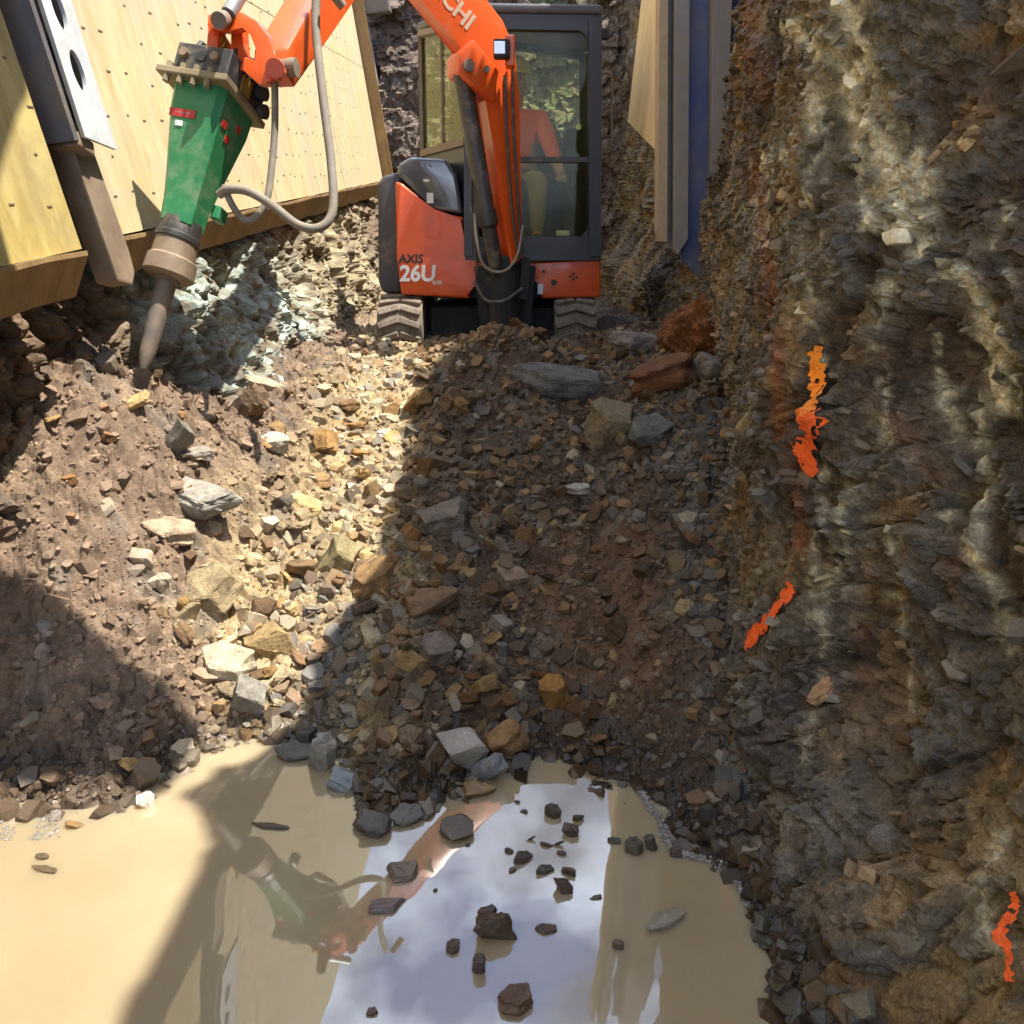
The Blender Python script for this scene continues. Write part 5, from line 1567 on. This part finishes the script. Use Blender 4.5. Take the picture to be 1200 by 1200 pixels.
# the other stones one can count on the slope
ANCH = []
for q in special:
    short = q[5]
    for cut in (' lying', ' with', ' left of', ' right of', ' resting', ' beside', ' standing', ' just', ' in ', ' below', ' under', ' at ', ' above', ' leaning', ' on ', ' near', ' alone', ' tilted', ' tipped'):
        short = short.split(cut)[0]
    ANCH.append((q[0], q[1], short))
SEEN = {}
def colour_word(c):
    r_, g_, b_ = c; v = max(c); sat = (v - min(c)) / v
    if v > 0.36: return 'pale' if sat < 0.5 else 'light tan'
    if sat < 0.25: return 'grey' if v > 0.15 else 'dark grey'
    if sat < 0.45: return 'grey-brown'
    if r_ / max(g_, 1e-3) > 1.85: return 'rusty'
    if v > 0.24: return 'tan'
    return 'brown' if v > 0.13 else 'dark brown'
def stone_label(loc, c, size, flat, upright):
    for k in range(6):
        lb = _stone_label(loc, c, size, flat, k)
        if lb not in SEEN and len(lb.split()) <= 16: break
    SEEN[lb] = 1
    return lb
def _stone_label(loc, c, size, flat, k):
    upright = False
    px, py = project(np.array([loc])); px = px[0]; py = py[0]
    ds = sorted((math.hypot(px - a, py - b_), a, b_, n_) for a, b_, n_ in ANCH)
    d, a, b_, n_ = ds[k]
    dx, dy = px - a, py - b_
    if abs(dx) > 2 * abs(dy): w = 'right of' if dx > 0 else 'left of'
    elif abs(dy) > 2 * abs(dx): w = 'below' if dy > 0 else 'above'
    else: w = ('below' if dy > 0 else 'above') + (' and right of' if dx > 0 else ' and left of')
    near = 'close ' if d < 45 else ('some way ' if d > 95 else '')
    shp = 'flat ' if flat else ('upright ' if upright else '')
    sz = 'larger ' if size > 0.115 else ('small ' if size < 0.065 else '')
    return f'{sz}{shp}{colour_word(c)} stone {near}{w} the {n_}' 
def scatter_rocks(n, x0, x1, y0, y1, smin, smax, label, group, wet=False, blue=False):
    k = 0
    while k < n:
        xx = random.uniform(x0, x1); yy = 1 / random.uniform(1 / y1, 1 / y0)
        zz = float(slope_z(np.array([xx]), np.array([yy]))[0])
        if zz < 0.0 or xx > float(wall_x(np.array([yy]), np.array([max(zz, 0)]), False)[0][0]) - 0.03: continue
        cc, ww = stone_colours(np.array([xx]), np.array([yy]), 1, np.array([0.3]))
        s = random.uniform(smin, smax) * random.uniform(0.7, 1.2) * (0.8 + 0.08 * yy)
        fl_ = random.random() < 0.3; tt = random.gauss(.3, .35)
        put_rock((xx, yy, zz + s * 0.16), s, s * random.uniform(.7, 1.1), s * random.uniform(.6, 1.1), (tt, random.gauss(0, .35), random.uniform(0, 6.28)), tuple(cc[0] * 1.05), stone_label((xx, yy, zz), cc[0] * 1.05, s, fl_, False), group, wet=wet, slab=fl_)
        k += 1
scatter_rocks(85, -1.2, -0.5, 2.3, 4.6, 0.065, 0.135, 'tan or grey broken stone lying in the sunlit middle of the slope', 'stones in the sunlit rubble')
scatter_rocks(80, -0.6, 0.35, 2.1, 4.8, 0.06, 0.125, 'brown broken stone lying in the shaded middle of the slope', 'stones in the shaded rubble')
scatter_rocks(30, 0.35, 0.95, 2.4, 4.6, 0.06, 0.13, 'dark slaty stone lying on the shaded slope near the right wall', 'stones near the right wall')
scatter_rocks(18, -1.9, -1.2, 2.4, 4.2, 0.05, 0.09, 'small stone lying in the brown clay on the left', 'stones in the left clay')
scatter_rocks(34, -1.2, 0.1, 1.85, 2.2, 0.05, 0.10, 'wet stone in the row along the far edge of the pool', 'stones along the pool edge', True)

# shards stuck in the rock wall
def on_wall(px, py):
    d = ray(px, py); t = 0.6
    while t < 8:
        p = EYE + d * t
        xw = float(wall_x(np.array([p.y]), np.array([p.z]))[0][0])
        if p.x > xw: break
        t += 0.006
    return EYE + d * t, t
for (px, py, w, h, lb, colr, roll) in [(970, 812, 44, 26, 'pinkish tan shard sticking out of the right rock wall', (0.46, 0.30, 0.18), -0.6),
                                       (1141, 162, 12, 34, 'pale sliver sticking out near the top of the right rock wall', (0.48, 0.36, 0.20), 0.5),
                                       (872, 998, 26, 12, 'small orange-tan stone at the foot of the right rock wall', (0.34, 0.20, 0.09), -0.3),
                                       (880, 496, 22, 34, 'cream stone wedged where the slope meets the right wall', (0.40, 0.32, 0.17), 0.5),
                                       (986, 1172, 30, 26, 'wet grey stone in the gravel at the foot of the right wall', (0.14, 0.13, 0.11), 0.1)]:
    p, t = on_wall(px, py)
    put_rock(p + Vector((-0.012, 0, 0)), w / F * t * 1.1, 0.05, h / F * t * 1.7, (0.2, roll, 0.3), colr, lb, None, 'rock', False)

# dark broken shards in the gravel foot of the wall are part of the fragments above; loose ledge pieces on the wall
N = 6500
ry = rng.uniform(0.7, 4.8, N); rz = rng.uniform(0.05, 3.2, N)
rx, _ = wall_x(ry, rz)
rn = fbm(ry * 1.5, rz * 1.5, 3, 120)
keep = rn > 0.40
ry, rz, rx = ry[keep], rz[keep], rx[keep]; n = len(ry)
_, inf2 = wall_x(ry, rz)
wc, ww = wall_colour(ry, rz, rx, inf2)
s = np.clip(np.exp(rng.normal(math.log(0.028), 0.5, n)), 0.012, 0.075)
R_ = rot_mats(0.34, n)
tl_ = math.radians(24); Rt = np.array([[1, 0, 0], [0, math.cos(tl_), math.sin(tl_)], [0, -math.sin(tl_), math.cos(tl_)]])
R_[:, :, 2] *= 0.6; R_[:, :, 0] *= 1.2
R_ = Rt[None] @ R_
o = scatter_mesh('rock_chips', np.stack([rx + 0.004, ry, rz], 1), s, wc * rng.uniform(0.7, 1.35, n)[:, None], ww, R_)
tag(o, 'loose chips and ledges bristling from the right rock wall', 'gravel', None, 'stuff')

# ================================================================== SPRAY PAINT ON THE ROCK WALL
def paint_mark(pts, wd, label, matname, seed):
    ps = [on_wall(*q)[0] for q in pts]
    y0 = min(p.y for p in ps) - 0.12; y1 = max(p.y for p in ps) + 0.12
    z0 = min(p.z for p in ps) - 0.1; z1 = max(p.z for p in ps) + 0.1
    nu = int((y1 - y0) / 0.004); nv = int((z1 - z0) / 0.004)
    A, B = np.meshgrid(np.linspace(y0, y1, nu), np.linspace(z0, z1, nv), indexing='ij')
    a, b_ = A.ravel(), B.ravel()
    xx, inf3 = wall_x(a, b_)
    g = xx.reshape(nu, nv)
    def sweep(g, f, r):
        pad = np.pad(g, r, mode='edge')
        return f(np.stack([pad[i_:i_ + nu, j_:j_ + nv] for i_ in range(0, 2 * r + 1, 2) for j_ in range(0, 2 * r + 1, 2)]), 0)
    g = sweep(sweep(sweep(g, np.min, 4), np.mean, 6), np.mean, 4)
    xx = np.minimum(xx - 0.004, g.ravel() * 0.75 + xx * 0.25 - 0.004)
    P_ = np.stack([xx, a, b_], 1)
    # distance measured on the wall, not on the picture
    d = np.full(a.shape, 9.0)
    for q0, q1 in zip(ps[:-1], ps[1:]):
        dy, dz = q1.y - q0.y, q1.z - q0.z
        t_ = np.clip(((a - q0.y) * dy + (b_ - q0.z) * dz) / (dy * dy + dz * dz + 1e-9), 0, 1)
        d = np.minimum(d, np.hypot(a - q0.y - t_ * dy, b_ - q0.z - t_ * dz))
    edge = wd * (0.5 + 1.0 * fbm(a * 28, b_ * 28, 3, 300 + seed))
    spots = fbm(a * 60, b_ * 60, 2, 310 + seed) > 0.27
    spots = fbm(a * 75, b_ * 75, 3, 310 + seed) > 0.20 + 0.20 * np.clip(d / edge, 0, 2) ** 2
    me = grid_mesh('paint_mark', P_, nu, nv, M[matname], mask=(d < edge * 1.25) & spots)
    return tag(link_mesh('paint_mark', me, None), label, 'paint mark', 'spray paint marks on the rock wall')
paint_mark([(959, 418), (962, 450), (962, 474)], 0.028, 'amber spray paint streak, highest of the marks on the rock wall', 'paint_yellow', 1)
paint_mark([(948, 492), (951, 520), (951, 540)], 0.036, 'upright orange-red spray paint mark just below the amber streak', 'paint_orange', 2)
paint_mark([(882, 752), (905, 722), (938, 690)], 0.024, 'slanting orange-red spray paint mark low on the rock wall', 'paint_orange', 3)
paint_mark([(1196, 1050), (1190, 1095), (1196, 1145)], 0.010, 'large orange spray paint mark at the lower right edge', 'paint_orange', 4)

# ================================================================== FOAM LINE ALONG THE RIGHT BANK, GLARE FLECKS AT THE LEFT
fp = [at_z(*q) for q in ((748, 925), (770, 958), (792, 998), (842, 1012), (872, 1050), (890, 1095), (906, 1135), (928, 1200))]
fp = smooth_path(fp, 40)
P_, S_ = [], []
for p in fp:
    for _ in range(6):
        if fbm(np.array([p.x * 14]), np.array([p.y * 14]), 2, 500)[0] < 0.44: continue
        P_.append((p.x + random.gauss(0.0, .006), p.y + random.gauss(0, .006), 0.003)); S_.append(random.choice((.003, .004, .006, .011)))
for _ in range(900):  # pale flecks laid on the left water in place of glare
    q = at_z(random.uniform(-10, 70), random.uniform(940, 985))
    if fbm(np.array([q.x * 9]), np.array([q.y * 9]), 2, 501)[0] < 0.5: continue
    P_.append((q.x, q.y, 0.001)); S_.append(random.choice((.002, .003, .003, .005, .009)))
P_ = np.array(P_); S_ = np.array(S_); n = len(P_)
o = scatter_mesh('foam', P_, S_, np.array([0.27, 0.25, 0.22])[None] * rng.uniform(0.5, 1.2, n)[:, None], np.zeros(n), rot_mats(0.1, n))
tag(o, 'broken line of pale foam and grit along the water edge, plus painted glare flecks', 'foam', None, 'stuff')
